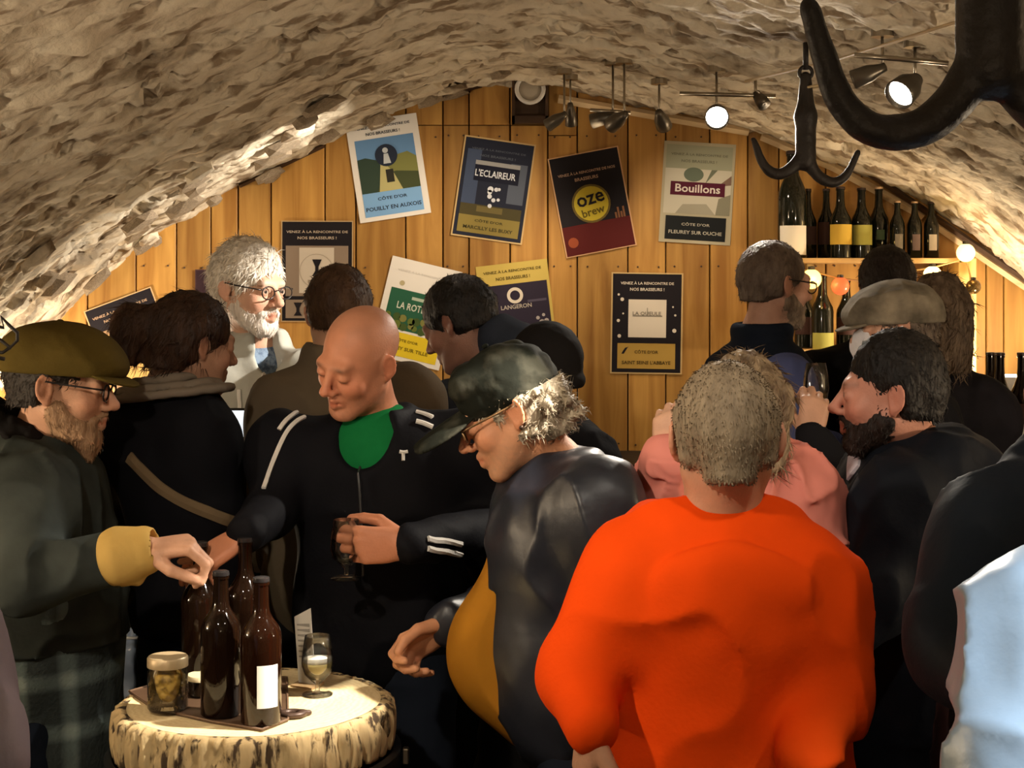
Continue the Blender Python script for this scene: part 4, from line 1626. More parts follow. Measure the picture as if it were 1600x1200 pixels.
mb = MB(); mb.lathe([(0.0, BH - 0.03), (BR - 0.02, BH - 0.03), (BR - 0.02, BH - 0.01), (0.0, BH - 0.01)], (TX, TY, 0), 40); mb.build('lid', M_STAVE, t)
mb = MB(); q0 = P(617, 1165, 2.95); mb.box((TX + BR + 0.018, TY - 0.02, BH - 0.03), (TX + BR + 0.03, TY + 0.0, BH + 0.0), 0.002); mb.build('hoop_rivet', M_CHROME, t)
# iron band around the barrel head
mb = MB()
mb.lathe([(BR + 0.004, BH - 0.02), (BR + 0.012, BH - 0.016), (BR + 0.014, BH - 0.004), (BR + 0.004, BH)], (TX, TY, 0), 60)
auto_smooth(mb.build('head_band', mat('head_band_iron', (0.05, 0.05, 0.05), 0.35, metal=0.8), t))


def slice_r(a):
    a = np.asarray(a, float)
    p = np.stack([np.cos(a) * 1.3, np.sin(a) * 1.3, np.zeros_like(a)], 1)
    return TR * (1 + 0.05 * (fbm(p, 2, 9) - 0.5))


ringm = bpy.data.materials.new('sawn_log_face')
ringm.use_nodes = True
nt = ringm.node_tree
b = nt.nodes['Principled BSDF']
b.inputs['Roughness'].default_value = 0.5
tc = nt.nodes.new('ShaderNodeTexCoord')
wv = nt.nodes.new('ShaderNodeTexWave')
wv.wave_type = 'RINGS'
wv.rings_direction = 'Z'
wv.inputs['Scale'].default_value = 26
wv.inputs['Distortion'].default_value = 7
wv.inputs['Detail'].default_value = 5
wv.inputs['Detail Scale'].default_value = 2.5
nt.links.new(tc.outputs['Object'], wv.inputs['Vector'])
cr = nt.nodes.new('ShaderNodeValToRGB')
cr.color_ramp.elements[0].color = (0.68, 0.52, 0.27, 1)
cr.color_ramp.elements[1].color = (0.76, 0.61, 0.35, 1)
nt.links.new(wv.outputs['Fac'], cr.inputs['Fac'])
nt.links.new(cr.outputs['Color'], b.inputs['Base Color'])
M_BARK = mat('rough_bark', (0.46, 0.34, 0.17), 0.9, bump=0.8, bscale=45, col2=(0.05, 0.03, 0.014), c2scale=48, c2pos=(0.52, 0.60), stretch=(1, 1, 0.3))
na = 160
ang = np.linspace(0, 2 * math.pi, na, endpoint=False)
R0 = slice_r(ang)
SB = BH + 0.004
t = empty('log_slice', (TX, TY, SB), 'thick sawn log slice with bark edge used as the table top', 'table top')
v, f = [], []
for rr, z in ((1.0, SB), (1.0, TZ - 0.004), (0.985, TZ)):
    for i in range(na):
        v.append((TX + (R0[i] - 0.012) * rr * math.cos(ang[i]), TY + (R0[i] - 0.012) * rr * math.sin(ang[i]), z))
for j in range(2):
    for i in range(na):
        f.append((j * na + i, j * na + (i + 1) % na, (j + 1) * na + (i + 1) % na, (j + 1) * na + i))
f += [tuple(range(2 * na, 3 * na)), tuple(reversed(range(na)))]
mk('sawn_face', v, f, ringm, t, origin=(TX, TY, TZ))
na = 360
ang = np.linspace(0, 2 * math.pi, na, endpoint=False)
R0 = slice_r(ang)
nz_ = 12
v, f = [], []
for j in range(nz_):
    z = SB + (TZ + 0.001 - SB) * j / (nz_ - 1)
    pp = np.stack([np.cos(ang) * 11, np.sin(ang) * 11, np.full(na, z * 5)], 1)
    rel = np.abs(fbm(pp, 3, 33) - 0.5) * 2
    rr = R0 - 0.012 + 0.004 + 0.030 * np.clip(rel * 2.6, 0, 0.6) + 0.006 * math.sin(math.pi * j / (nz_ - 1))
    if j == nz_ - 1:
        rr = R0 - 0.012 + 0.004 + 0.4 * (rr - R0 + 0.008)
    for i in range(na):
        v.append((TX + rr[i] * math.cos(ang[i]), TY + rr[i] * math.sin(ang[i]), z))
n0 = len(v)
for z in (SB, TZ + 0.001):
    for i in range(na):
        v.append((TX + (R0[i] - 0.016) * math.cos(ang[i]), TY + (R0[i] - 0.016) * math.sin(ang[i]), z))
for j in range(nz_ - 1):
    for i in range(na):
        f.append((j * na + i, j * na + (i + 1) % na, (j + 1) * na + (i + 1) % na, (j + 1) * na + i))
for i in range(na):
    k = (i + 1) % na
    f.append((n0 + na + i, (nz_ - 1) * na + i, (nz_ - 1) * na + k, n0 + na + k))
    f.append((n0 + i, n0 + k, k, i))
    f.append((n0 + i, n0 + na + i, n0 + na + k, n0 + k))
mk('bark', v, f, M_BARK, t, smooth=True, origin=(TX, TY, TZ))


def on_table(px, py):
    """table-top point seen at pixel (px, py)"""
    Y = (ZC - TZ) * F_PX / (py - YH)
    return P(px, py, Y)


# brown slate tray under the bottles
M_TRAY = mat('dark_brown_tray', (0.07, 0.038, 0.02), 0.5, bump=0.1, bscale=30)
q = [on_table(*e_) for e_ in ((202, 1084), (300, 1056), (448, 1062), (450, 1128), (410, 1144), (330, 1131), (240, 1110))]
t = empty('serving_mat', tuple(np.mean(q, 0)), 'flat dark brown serving mat lying under the bottles', 'mat')
k = len(q)
v = [(a[0], a[1], TZ + 0.0005) for a in q] + [(a[0], a[1], TZ + 0.005) for a in q]
mk('sheet', v, [tuple(range(k)), tuple(range(2 * k - 1, k - 1, -1))] + [(i, i + k, (i + 1) % k + k, (i + 1) % k) for i in range(k)], M_TRAY, t)
mb = MB()
mb.tube([(a[0], a[1], TZ + 0.005) for a in q], 0.0025, 6, closed=True)
mb.build('edging', mat('tray_edging', (0.10, 0.055, 0.03), 0.5), t, smooth=True)
TZ2 = TZ + 0.0055
TB = [(0.36, 0.0), (0.40, 0.014), (0.40, 0.585), (0.39, 0.62), (0.34, 0.665), (0.235, 0.715), (0.175, 0.755), (0.155, 0.80), (0.145, 0.945)]
M_AMBER = mat('amber_bottle_glass', (0.011, 0.0035, 0.0015), 0.06, spec=0.4)
gt = 'brown beer bottles on the log slice'
for (px, py, h, lb, lab, ang_, gl) in ((345, 1121, 0.270, 'brown beer bottle without visible label, front left on the log slice', None, None, M_GLASSBRN),
                                       (408, 1133, 0.268, 'brown beer bottle with white label, front right on the log slice', flat((0.82, 0.78, 0.68), 0.7), (268, 330), M_AMBER),
                                       (313, 1078, 0.292, 'tall brown beer bottle under the reaching hands, back left', None, None, M_GLASSBRN),
                                       (383, 1074, 0.298, 'tall brown beer bottle at the back, right of the hands', None, None, M_GLASSBRN)):
    c = on_table(px, py)
    bottle((c[0], c[1], TZ2), h, 0.0375, gl, TB, lb, cap=mat('dark_cap', (0.05, 0.045, 0.045), 0.25, metal=0.6), lab=lab, labz=(0.13, 0.42), lab_ang=ang_ or (0, 1), group=gt, n=32)

# glass jar of pickles
M_GLASS = thin_glass('clear_glass', (0.975, 0.98, 0.975))
M_JARGLASS = thin_glass('jar_glass', (0.97, 0.95, 0.90))
c = on_table(262, 1113)
t = empty('glass_jar', (c[0], c[1], TZ2), 'screw-top glass jar of olive green pickles on the log slice', 'jar')
mb = MB(); mb.lathe([(0.0, 0.0), (0.034, 0.0), (0.038, 0.006), (0.038, 0.074), (0.033, 0.082), (0.033, 0.086), (0.03, 0.086), (0.03, 0.08), (0.035, 0.072), (0.035, 0.006), (0.0, 0.004)], (c[0], c[1], TZ2), 32)
mb.build('glass', M_JARGLASS, t, smooth=True)
mb = MB(); mb.lathe([(0.036, 0.082), (0.0385, 0.083), (0.0385, 0.099), (0.036, 0.102), (0.0, 0.102)], (c[0], c[1], TZ2), 32)
auto_smooth(mb.build('lid', mat('tan_lid', (0.40, 0.30, 0.17), 0.4, metal=0.3), t))
S = Field()
for i in range(90):
    a, r_, z = rng.uniform(0, 6.28), rng.uniform(0.022, 0.0265), rng.uniform(0.012, 0.066)
    S.ell((c[0] + r_ * math.cos(a), c[1] + r_ * math.sin(a), TZ2 + z), (0.010, 0.0075, 0.0075), k=0.003)
S.box((c[0], c[1], TZ2 + 0.038), (0.021, 0.021, 0.032), r=0.008, k=0.006)
o = sdf_obj('pickles', S, 0.0022, mat('olive_pickles', (0.50, 0.35, 0.09), 0.4, col2=(0.22, 0.14, 0.035), c2scale=70), t)
o['kind'] = 'stuff'
# low lidded jar behind
c = on_table(318, 1090)
t = empty('glass_jar', (c[0], c[1], TZ2), 'low clear glass jar with pale lid behind the pickle jar', 'jar')
mb = MB(); mb.lathe([(0.0, 0.0), (0.028, 0.0), (0.031, 0.006), (0.029, 0.012), (0.031, 0.018), (0.029, 0.026), (0.031, 0.03), (0.028, 0.03), (0.027, 0.004), (0, 0.003)], (c[0], c[1], TZ2), 28); mb.build('glass', M_JARGLASS, t, smooth=True)
mb = MB(); mb.lathe([(0.030, 0.031), (0.033, 0.032), (0.033, 0.038), (0.031, 0.041), (0.0, 0.041)], (c[0], c[1], TZ2), 28); auto_smooth(mb.build('lid', mat('pale_lid', (0.66, 0.56, 0.34), 0.45), t))

M_BEER = mat('pale_beer', (0.85, 0.70, 0.28), 0.2, spec=0.4)
M_FROTH = mat('beer_froth', (0.88, 0.84, 0.72), 0.6)


def tulip(c, s, label, beer=0.45, R=None, group=None):
    t = empty('tasting_glass', tuple(c), label, 'glass', group)
    pr = [(0.0, 0.0), (0.030, 0.001), (0.030, 0.003), (0.006, 0.006), (0.0045, 0.012), (0.0045, 0.022), (0.012, 0.028), (0.026, 0.042), (0.0315, 0.060), (0.030, 0.085), (0.025, 0.118),
          (0.0238, 0.118), (0.0286, 0.085), (0.030, 0.060), (0.0245, 0.043), (0.010, 0.031), (0.0, 0.030)]
    mb = MB(); mb.lathe([(r * s, z * s) for r, z in pr], tuple(c), 32, R=R); mb.build('glass', M_GLASS, t, smooth=True)
    if beer:
        lv = 0.03 + beer * 0.09
        prb = [(0.0, 0.0312), (0.0095, 0.0322), (0.0235, 0.044), (0.0288, 0.060)]
        prb = [q for q in prb if q[1] < lv] + [(0.0285, lv - 0.004), (0.0, lv - 0.004)]
        mb = MB(); mb.lathe([(r * s, z * s) for r, z in prb], tuple(c), 28, R=R); mb.build('beer', M_BEER, t, smooth=True)
        mb = MB(); mb.lathe([(0.0, (lv - 0.0038) * s), (0.0284 * s, (lv - 0.0038) * s), (0.028 * s, (lv + 0.004) * s), (0.0, (lv + 0.005) * s)], tuple(c), 28, R=R); mb.build('froth', M_FROTH, t, smooth=True)
    return t


c = on_table(496, 1086)
tulip((c[0], c[1], TZ), 1.0, 'tulip tasting glass half full of pale beer on the log slice', 0.44)
# card in a clear stand
c = on_table(478, 1072)
t = empty('menu_card', (c[0], c[1], TZ), 'upright printed card leaning behind the tasting glass', 'card')
Rz = np.array(Matrix.Rotation(math.radians(-30), 3, 'Z') @ Matrix.Rotation(math.radians(6), 3, 'X'))


def cardpt(u, d, z):
    return np.array([c[0], c[1], TZ]) + Rz @ np.array([u, d, z])


def slab(u0, z0, u1, z1, d0, d1, skew=0.0):
    pts = [(u0, z0), (u1, z0), (u1, z1 + skew), (u0, z1)]
    v = [cardpt(u, d0, z) for u, z in pts] + [cardpt(u, d1, z) for u, z in pts]
    return v, [(0, 1, 2, 3), (7, 6, 5, 4), (0, 4, 5, 1), (1, 5, 6, 2), (2, 6, 7, 3), (3, 7, 4, 0)]


v, f = slab(-0.018, 0.002, 0.024, 0.142, 0.0, 0.002, 0.022)
mk('card', v, f, flat((0.42, 0.40, 0.36), 0.5), t)
for k in range(7):
    v, f = slab(-0.012, 0.125 - k * 0.011, 0.019, 0.128 - k * 0.011, -0.0008, 0.0, 0.004)
    mk('print_line', v, f, flat((0.2, 0.19, 0.17), 0.6), t)
v, f = slab(-0.024, 0.0, 0.03, 0.006, -0.02, 0.022)
mk('foot', v, f, flat((0.3, 0.2, 0.1), 0.5), t)
# candle-like pale cork strip standing behind the glass
c = on_table(500, 1062)
t = empty('bottle_opener', (on_table(457, 1121)[0], on_table(457, 1121)[1], TZ), 'dark iron bottle opener with a round head lying on the log slice', 'opener')
c = on_table(457, 1121)
S = Field()
S.torus((c[0], c[1], TZ + 0.007), np.eye(3), 0.014, 0.006, sq=(1.3, 1.0, 1.0), k=0.004)
S.cap((c[0] + 0.016, c[1] + 0.004, TZ + 0.007), (c[0] + 0.03, c[1] + 0.012, TZ + 0.006), 0.006, 0.005, k=0.006)
S.cut((0, 0, -1), (0, 0, TZ + 0.001))
sdf_obj('opener_body', S, 0.002, mat('worn_brown_iron', (0.06, 0.035, 0.025), 0.4, metal=0.3), t)
mb = MB()
mb.lathe([(0.0, 0.0), (0.012, 0.0), (0.0135, 0.001), (0.013, 0.004), (0.0, 0.005)], (c[0] - 0.001, c[1] - 0.0, TZ + 0.001), 16)
mb.build('crown_cap', mat('bronze_cap', (0.12, 0.08, 0.05), 0.35, metal=0.5), t)

# ------------------------------------------------------------------ people


def skin_mat(name, rough=0.5):
    return mat(name, (0.5, 0.3, 0.2), rough, attr=True, bump=0.12, bscale=220, var=0.08, vscale=30, spec=0.35)


M_SKIN = skin_mat('skin')
M_EYE = mat('eye', (0.8, 0.8, 0.8), 0.15, attr=True)


def axes(yaw, pitch=0.0, roll=0.0):
    """columns right, forward, up; yaw 0 looks away from the viewer, 90 to the right, 180 at the viewer; pitch > 0 looks down"""
    a = math.radians(yaw)
    r = np.array([math.cos(a), -math.sin(a), 0])
    f = np.array([math.sin(a), math.cos(a), 0])
    u = np.array([0, 0, 1.0])
    p = math.radians(pitch)
    f2 = f * math.cos(p) - u * math.sin(p)
    u2 = u * math.cos(p) + f * math.sin(p)
    q = math.radians(roll)
    r3 = r * math.cos(q) - u2 * math.sin(q)
    u3 = u2 * math.cos(q) + r * math.sin(q)
    return np.stack([r3, f2, u3], 1)


def unit(v):
    v = np.array(v, float)
    return v / (np.linalg.norm(v) + 1e-12)


def rodr(v, ax, deg):
    return np.array(Matrix.Rotation(math.radians(deg), 3, Vector(ax)) @ Vector(v))


def strands(obj, m, A, n=1500, L=(0.012, 0.028), w=0.0012, flow=(0, -0.4, -1.0), lift=0.25, curl=0.0, seed=1):
    """loose locks growing out of a hair mass, combed along flow (head space)"""
    v, q = GEO['last']
    r = np.random.default_rng(seed)
    f = q[r.integers(0, len(q), n)]
    wts = r.dirichlet((1, 1, 1, 1), n)
    root = (v[f] * wts[:, :, None]).sum(1)
    nr = np.cross(v[f[:, 2]] - v[f[:, 0]], v[f[:, 3]] - v[f[:, 1]])
    nr /= np.linalg.norm(nr, axis=1, keepdims=True) + 1e-12
    fl = (np.array(flow) @ A.T)[None, :] + r.normal(0, 0.35 + curl, (n, 3))
    fl = fl - nr * (fl * nr).sum(1, keepdims=True)
    fl /= np.linalg.norm(fl, axis=1, keepdims=True) + 1e-12
    ln = r.uniform(L[0], L[1], n)[:, None]
    sd = np.cross(fl, nr)
    ww = w * r.uniform(0.7, 1.4, n)[:, None]
    bend = r.normal(0, 0.25 + curl, (n, 1))
    p0 = root - nr * 0.002
    p1 = root + fl * ln * 0.45 + nr * ln * lift * 0.75
    p2 = root + fl * ln + nr * ln * lift * 0.55 + sd * ln * bend * 0.5
    V = np.stack([p0 - sd * ww, p0 + sd * ww, p1 - sd * ww * 0.8, p1 + sd * ww * 0.8, p2], 1).reshape(-1, 3)
    b = np.arange(n)[:, None] * 5
    T = np.concatenate([b + np.array([0, 1, 3]), b + np.array([0, 3, 2]), b + np.array([2, 3, 4])])
    o = mk('loose_hair', V, T, m, obj, smooth=True)
    o['kind'] = 'stuff'
    return o


class Person:
    def __init__(s, label, head, yaw, neck, pelvis, group=None, skin=(0.55, 0.31, 0.20), pitch=0, roll=0, sc=1.0, hyaw=None, w=1.0, d=1.0, lids=False):
        s.H = np.array(head, float)
        s.A = axes(yaw if hyaw is None else hyaw, pitch, roll)
        s.sc = sc
        s.B = axes(yaw)
        s.N = np.array(neck, float)
        s.C = np.array(pelvis, float)
        s.skin = skin
        s.w, s.d = w, d
        s.root = empty('person', (s.C[0], s.C[1], 0.0), label, 'person', group)
        up = unit(s.N - s.C)
        r = s.B[:, 0] - up * float(s.B[:, 0] @ up)
        r = unit(r)
        s.T = np.stack([r, np.cross(up, r), up], 1)     # torso frame
        s.arms = {}
        s.body = Field()
        s.lids = lids

    # ---- local points
    def h(s, x, y, z):
        return s.H + s.A @ (np.array([x, y, z]) * s.sc)

    def t(s, x, y, f):
        """torso point: x right, y forward in metres, f fraction from pelvis (0) to neck base (1)"""
        return s.C + (s.N - s.C) * f + s.T[:, 0] * x + s.T[:, 1] * y

    def arm(s, side, sh, el, wr, hand=None):
        s.arms[side] = (np.array(sh, float), np.array(el, float), np.array(wr, float), hand)

    # ---- skin
    def head(s, face=True, ears=True, jaw=1.0, cheek=1.0, nose=1.0):
        S, q = s.body, s.sc
        A = s.A
        S.ell(s.h(0, -0.018, 0.036), np.array([0.075, 0.094, 0.083]) * q, A, k=0.02)
        S.ell(s.h(0, 0.026, -0.030), np.array([0.061 * jaw, 0.066, 0.088]) * q, A, k=0.03)
        for sx in (-1, 1):
            S.cap(s.h(sx * 0.052 * jaw, 0.0, -0.050), s.h(sx * 0.020, 0.066, -0.102), 0.017 * q, 0.015 * q, k=0.03)
            S.ell(s.h(sx * 0.040, 0.060, -0.028), np.array([0.022, 0.022, 0.022]) * q * cheek, A, k=0.02)
        S.ell(s.h(0, 0.072, -0.104), np.array([0.021, 0.018, 0.016]) * q, A, k=0.02)
        if face:
            S.cap(s.h(-0.034, 0.080, 0.020), s.h(0.034, 0.080, 0.020), 0.013 * q, k=0.018)
            for sx in (-1, 1):
                S.ell(s.h(sx * 0.032, 0.101, -0.003), np.array([0.019, 0.016, 0.013]) * q, A, k=0.012, kind='sub')
            S.cap(s.h(0, 0.086, 0.014), s.h(0, 0.113 * nose, -0.028), 0.008 * q, 0.011 * q, k=0.009)
            S.ell(s.h(0, 0.113 * nose, -0.031), np.array([0.0125, 0.012, 0.010]) * q, A, k=0.006)
            for sx in (-1, 1):
                S.ell(s.h(sx * 0.013, 0.100, -0.036), np.array([0.008, 0.011, 0.008]) * q, A, k=0.006)
                S.ell(s.h(sx * 0.032, 0.0805, 0.000), np.array([0.0155, 0.0140, 0.0130]) * q, A, k=0.005)
                if not s.lids:
                    S.ell(s.h(sx * 0.032, 0.0985, -0.0015), np.array([0.0120, 0.0115, 0.0040]) * q, A, k=0.002, kind='sub')
            S.cap(s.h(-0.019, 0.084, -0.062), s.h(0.0, 0.093, -0.059), 0.0055 * q, 0.0075 * q, k=0.008)
            S.cap(s.h(0.019, 0.084, -0.062), s.h(0.0, 0.093, -0.059), 0.0055 * q, 0.0075 * q, k=0.008)
            S.cap(s.h(-0.016, 0.083, -0.073), s.h(0.0, 0.091, -0.075), 0.006 * q, 0.008 * q, k=0.008)
            S.cap(s.h(0.016, 0.083, -0.073), s.h(0.0, 0.091, -0.075), 0.006 * q, 0.008 * q, k=0.008)
            S.cap(s.h(-0.024, 0.090, -0.0675), s.h(0.024, 0.090, -0.0675), 0.0022 * q, k=0.004, kind='sub')
        if ears:
            for sx in (-1, 1):
                en = unit([sx * 0.90, 0.42, 0.0])
                Re = A @ np.stack([unit(np.cross([0, 0, 1.0], en)), np.array([0, 0.12, 0.993]), en], 1)
                e0 = s.h(sx * 0.080, -0.014, -0.004)
                S.ell(e0, np.array([0.0155, 0.027, 0.0048]) * q, Re, k=0.008)
                S.torus(e0 + A @ (np.array([sx * 0.002, 0.0, 0.003]) * q), Re, 0.0235 * q, 0.0046 * q, sq=(0.66, 1.05, 0.8), k=0.004)
                S.ell(s.h(sx * 0.076, -0.008, -0.030), np.array([0.006, 0.008, 0.009]) * q, A, k=0.006)
                S.ell(e0 + A @ (en * 0.007 * q + np.array([0, 0.004, -0.003]) * q), np.array([0.0095, 0.014, 0.0062]) * q, Re, k=0.003, kind='sub')
        # neck
        S.cap(s.h(0, -0.022, -0.045), s.N + s.T[:, 2] * 0.01, 0.050 * q, 0.056 * q, k=0.03)
        S.cap(s.N + s.T[:, 2] * 0.01, s.N - s.T[:, 2] * 0.07, 0.056 * q, 0.05 * q, k=0.03)
        return s

    def add_hand(s, S, el, wr, hd):
        """five separate fingers closing from the palm; hd: dir, palm, thumb (+1/-1), curl, thumb_dirs, s"""
        q = hd.get('s', 1.0)
        d = unit(hd['dir'])
        n = np.array(hd['palm'], float)
        n = unit(n - d * float(n @ d))
        t = np.cross(d, n) * hd.get('thumb', 1)
        S.cap(el + (wr - el) * 0.55, wr, 0.030 * q, 0.024 * q, k=0.02)
        curl = hd.get('curl', (22, 34, 24))
        offs = (0.027, 0.0085, -0.0095, -0.026)
        kd = (0.086, 0.090, 0.085, 0.076)
        lens = ((0.042, 0.026, 0.021), (0.046, 0.029, 0.022), (0.042, 0.027, 0.021), (0.033, 0.021, 0.019))
        spread = hd.get('spread', 3.0)
        curls = hd.get('curls', [curl] * 4)
        S.ell(wr + d * 0.045 * q, np.array([0.034, 0.046, 0.0135]) * q, np.stack([t, d, n], 1), k=0.012)
        for i in range(4):
            kn = wr + (d * kd[i] + t * offs[i]) * q
            S.cap(wr + (d * 0.012 + t * offs[i] * 0.55) * q, kn, 0.013 * q, 0.0112 * q, k=0.010)
            dd = rodr(d, n, 0)
            dd = unit(d + t * math.tan(math.radians(spread * (1.5 - i))))
            p0 = kn
            r0 = (0.0098, 0.0100, 0.0096, 0.0086)[i] * q
            for j in range(3):
                ax = np.cross(dd, n)
                ax = unit(np.cross(d, n))
                dd = unit(rodr(dd, ax, curls[i][j]))
                p1 = p0 + dd * lens[i][j] * q
                r1 = r0 * (0.95, 0.92, 0.88)[j]
                S.cap(p0, p1, r0, r1, k=0.0025)
                p0, r0 = p1, r1
        tb = wr + (d * 0.018 + t * 0.022 + n * 0.006) * q
        td = hd.get('thumb_dirs', ((0.62, 0.66, 0.30), (0.80, 0.35, 0.40), (0.85, 0.10, 0.45)))
        r0 = 0.0145 * q
        for j, L in enumerate((0.044, 0.034, 0.027)):
            dv = unit(d * td[j][0] + t * td[j][1] + n * td[j][2])
            p1 = tb + dv * L * q
            r1 = (0.0118, 0.0105, 0.0088)[j] * q
            S.cap(tb, p1, r0, r1, k=0.006 if j == 0 else 0.003)
            tb, r0 = p1, r1

    def build_body(s, h=0.0045, stubble=None, lips=(0.9, 0.62, 0.6), shave=None, eyes=True, redness=0.0):
        S = s.body
        ch = s.t(0, 0, 0.80)
        S.cap(s.N - s.T[:, 2] * 0.03, ch, 0.05, 0.045, k=0.02)
        for sd, (sh, el, wr, hd) in s.arms.items():
            if hd:
                S.cap(ch, sh, 0.035, 0.032, k=0.02)
                S.cap(sh, el, 0.032, 0.028, k=0.01)
                S.cap(el, wr, 0.028, 0.023, k=0.01)
                s.add_hand(S, el, wr, hd)
        v, qd = S.build(h)
        L = (v - s.H) @ s.A / s.sc                       # head-space
        col = np.tile(np.array(s.skin), (len(v), 1))
        inh = (np.linalg.norm(L, axis=1) < 0.16)
        lp = np.exp(-((L[:, 0] / 0.024) ** 2 + ((L[:, 2] + 0.067) / 0.010) ** 2)) * (L[:, 1] > 0.07) * inh
        col = col * (1 - lp[:, None]) + col * np.array(lips) * lp[:, None]
        # flushed nose, cheeks and ears
        fl = np.exp(-((np.abs(L[:, 0]) - 0.045) ** 2 + (L[:, 1] - 0.07) ** 2 + (L[:, 2] + 0.03) ** 2) / 0.0007) + np.exp(-(L[:, 0] ** 2 + (L[:, 1] - 0.11) ** 2 + (L[:, 2] + 0.03) ** 2) / 0.0004)
        fl = np.clip(fl + (np.abs(L[:, 0]) > 0.078) * 0.8, 0, 1) * inh
        col = col * (1 - 0.5 * fl[:, None] * (1 - np.array([1.08, 0.78, 0.74])))
        if stubble is not None:
            b = 1 / (1 + np.exp((L[:, 2] + 0.045 - 0.35 * (L[:, 1] - 0.08) * 0) / 0.008))
            b = b * (L[:, 1] > -0.01) * inh * (1 - 0.7 * lp)
            b = b * np.clip((0.13 + L[:, 2]) / 0.02, 0, 1)
            n = 0.6 + 0.8 * (vnoise(v * 180, 3) - 0.5)
            b = np.clip(b * n * stubble[1], 0, 1)[:, None]
            col = col * (1 - b) + np.array(stubble[0]) * b
        if shave is not None:                            # close-cropped scalp
            b = 1 / (1 + np.exp(-(L[:, 2] - 0.045 + 0.75 * np.clip(L[:, 1], -0.05, 0.2) - 0.02) / 0.012)) * 0 + 1 / (1 + np.exp((L[:, 1] - 0.03 - 0.2 * L[:, 2]) / 0.012)) * (L[:, 2] > -0.05)
            b = np.clip(b * inh * shave[1] * (np.abs(L[:, 0]) < 0.079), 0, 1)[:, None]
            col = col * (1 - b) + np.array(shave[0]) * b
        # brows
        br = np.exp(-(((np.abs(L[:, 0]) - 0.034) / 0.016) ** 2 + ((L[:, 2] - 0.022) / 0.0055) ** 2)) * (L[:, 1] > 0.06) * inh
        la = np.exp(-(((np.abs(L[:, 0]) - 0.032) / 0.012) ** 2 + ((L[:, 2] + (0.0065 if s.lids else -0.004)) / 0.0028) ** 2)) * (L[:, 1] > 0.082) * inh
        col = col * (1 - 0.75 * la[:, None])
        bc = np.array(getattr(s, 'brow', (0.06, 0.035, 0.02)))
        col = col * (1 - 0.75 * br[:, None]) + bc * 0.75 * br[:, None]
        s.bodyobj = mk('body', v, qd, M_SKIN, s.root, smooth=True, cols=col)
        if eyes and not s.lids:
            for sx in (-1, 1):
                c = s.h(sx * 0.032, 0.0812, -0.0005)
                mb = MB()
                mb.lathe([(0.0118 * s.sc * math.sin(q), -0.0118 * s.sc * math.cos(q)) for q in np.linspace(0, math.pi, 9)], tuple(c), 12)
                vv = np.array(mb.v)
                LL = (vv - c) @ s.A / (0.0118 * s.sc)
                iris = (LL[:, 1] > 0.86)
                cc = np.where(iris[:, None], np.array([0.03, 0.02, 0.015]), np.array([0.55, 0.5, 0.46]))
                mk('eye', mb.v, mb.f, M_EYE, s.bodyobj, smooth=True, cols=cc)
        return s

    # ---- clothes
    def torso(s, S, bulk=0.0, belly=0.0, k=0.07, long=0.0):
        w, d = s.w, s.d
        R = s.T
        S.ell(s.t(0, 0.0, 0.74), (0.178 * w + bulk, 0.118 * d + bulk, 0.17), R, k=k)
        S.ell(s.t(0, 0.005, 0.46), (0.160 * w + bulk, 0.118 * d + bulk, 0.20), R, k=k)
        S.ell(s.t(0, 0.0, 0.10), (0.172 * w + bulk, 0.128 * d + bulk, 0.19), R, k=k)
        if belly:
            S.ell(s.t(0, 0.06, 0.26), (0.14 * w, 0.09 + belly, 0.17), R, k=0.08)
        if long:
            S.cap(s.C, s.C - np.array([0, 0, long]), 0.155 * w, 0.16 * w, k=0.08)

    def sleeves(s, S, r=0.0, end=0.97, only=None, taper=1.0):
        shs = []
        for sd, (sh, el, wr, hd) in s.arms.items():
            shs.append(sh)
            if only and sd not in only:
                continue
            wr_ = el + (wr - el) * end
            S.cap(sh, el, 0.062 + r, 0.052 + r, k=0.05)
            S.cap(el, wr_, 0.052 + r, (0.038 + r) * taper, k=0.025)
            S.cap(s.N - s.T[:, 2] * 0.05, sh, 0.060 + r * 0.5, 0.060 + r, k=0.06)
            S.cap(s.t(0, 0, 0.72), sh - s.T[:, 2] * 0.05, 0.09 + r * 0.5, 0.062 + r, k=0.06)

    def jacket(s, m, bulk=0.012, belly=0.0, sleeve=0.004, hem=0.86, h=0.008, collar=0.018, coll_r=0.070, folds=0.006, ffreq=13, name='jacket', vneck=None, extra=None, end=0.97, long=0.0, colfn=None, seed=1, collar_up=0.02, hem_cut=True):
        S = Field()
        s.torso(S, bulk, belly, long=long)
        s.sleeves(S, sleeve, end)
        if collar:
            for zz in (0.0, 0.5, 1.0):
                S.torus(s.N + s.T[:, 2] * (0.0 + collar_up * (0.3 + zz)) + s.T[:, 1] * 0.006, s.T, coll_r - 0.004 * zz, collar * (1 - 0.15 * zz), sq=(1, 1.08, 1), k=0.012)
        if extra:
            extra(S)
        if folds:
            S.folds(folds * 1.7, ffreq, seed, stretch=(1, 1, 0.8), R=s.T)
        if vneck:
            vneck(S)
        if hem_cut:
            S.cut((0, 0, -1), (0, 0, hem))
        v, q = S.build(h)
        s.jk = mk(name, v, q, m, s.root, smooth=True, cols=None if colfn is None else colfn(v))
        return s.jk

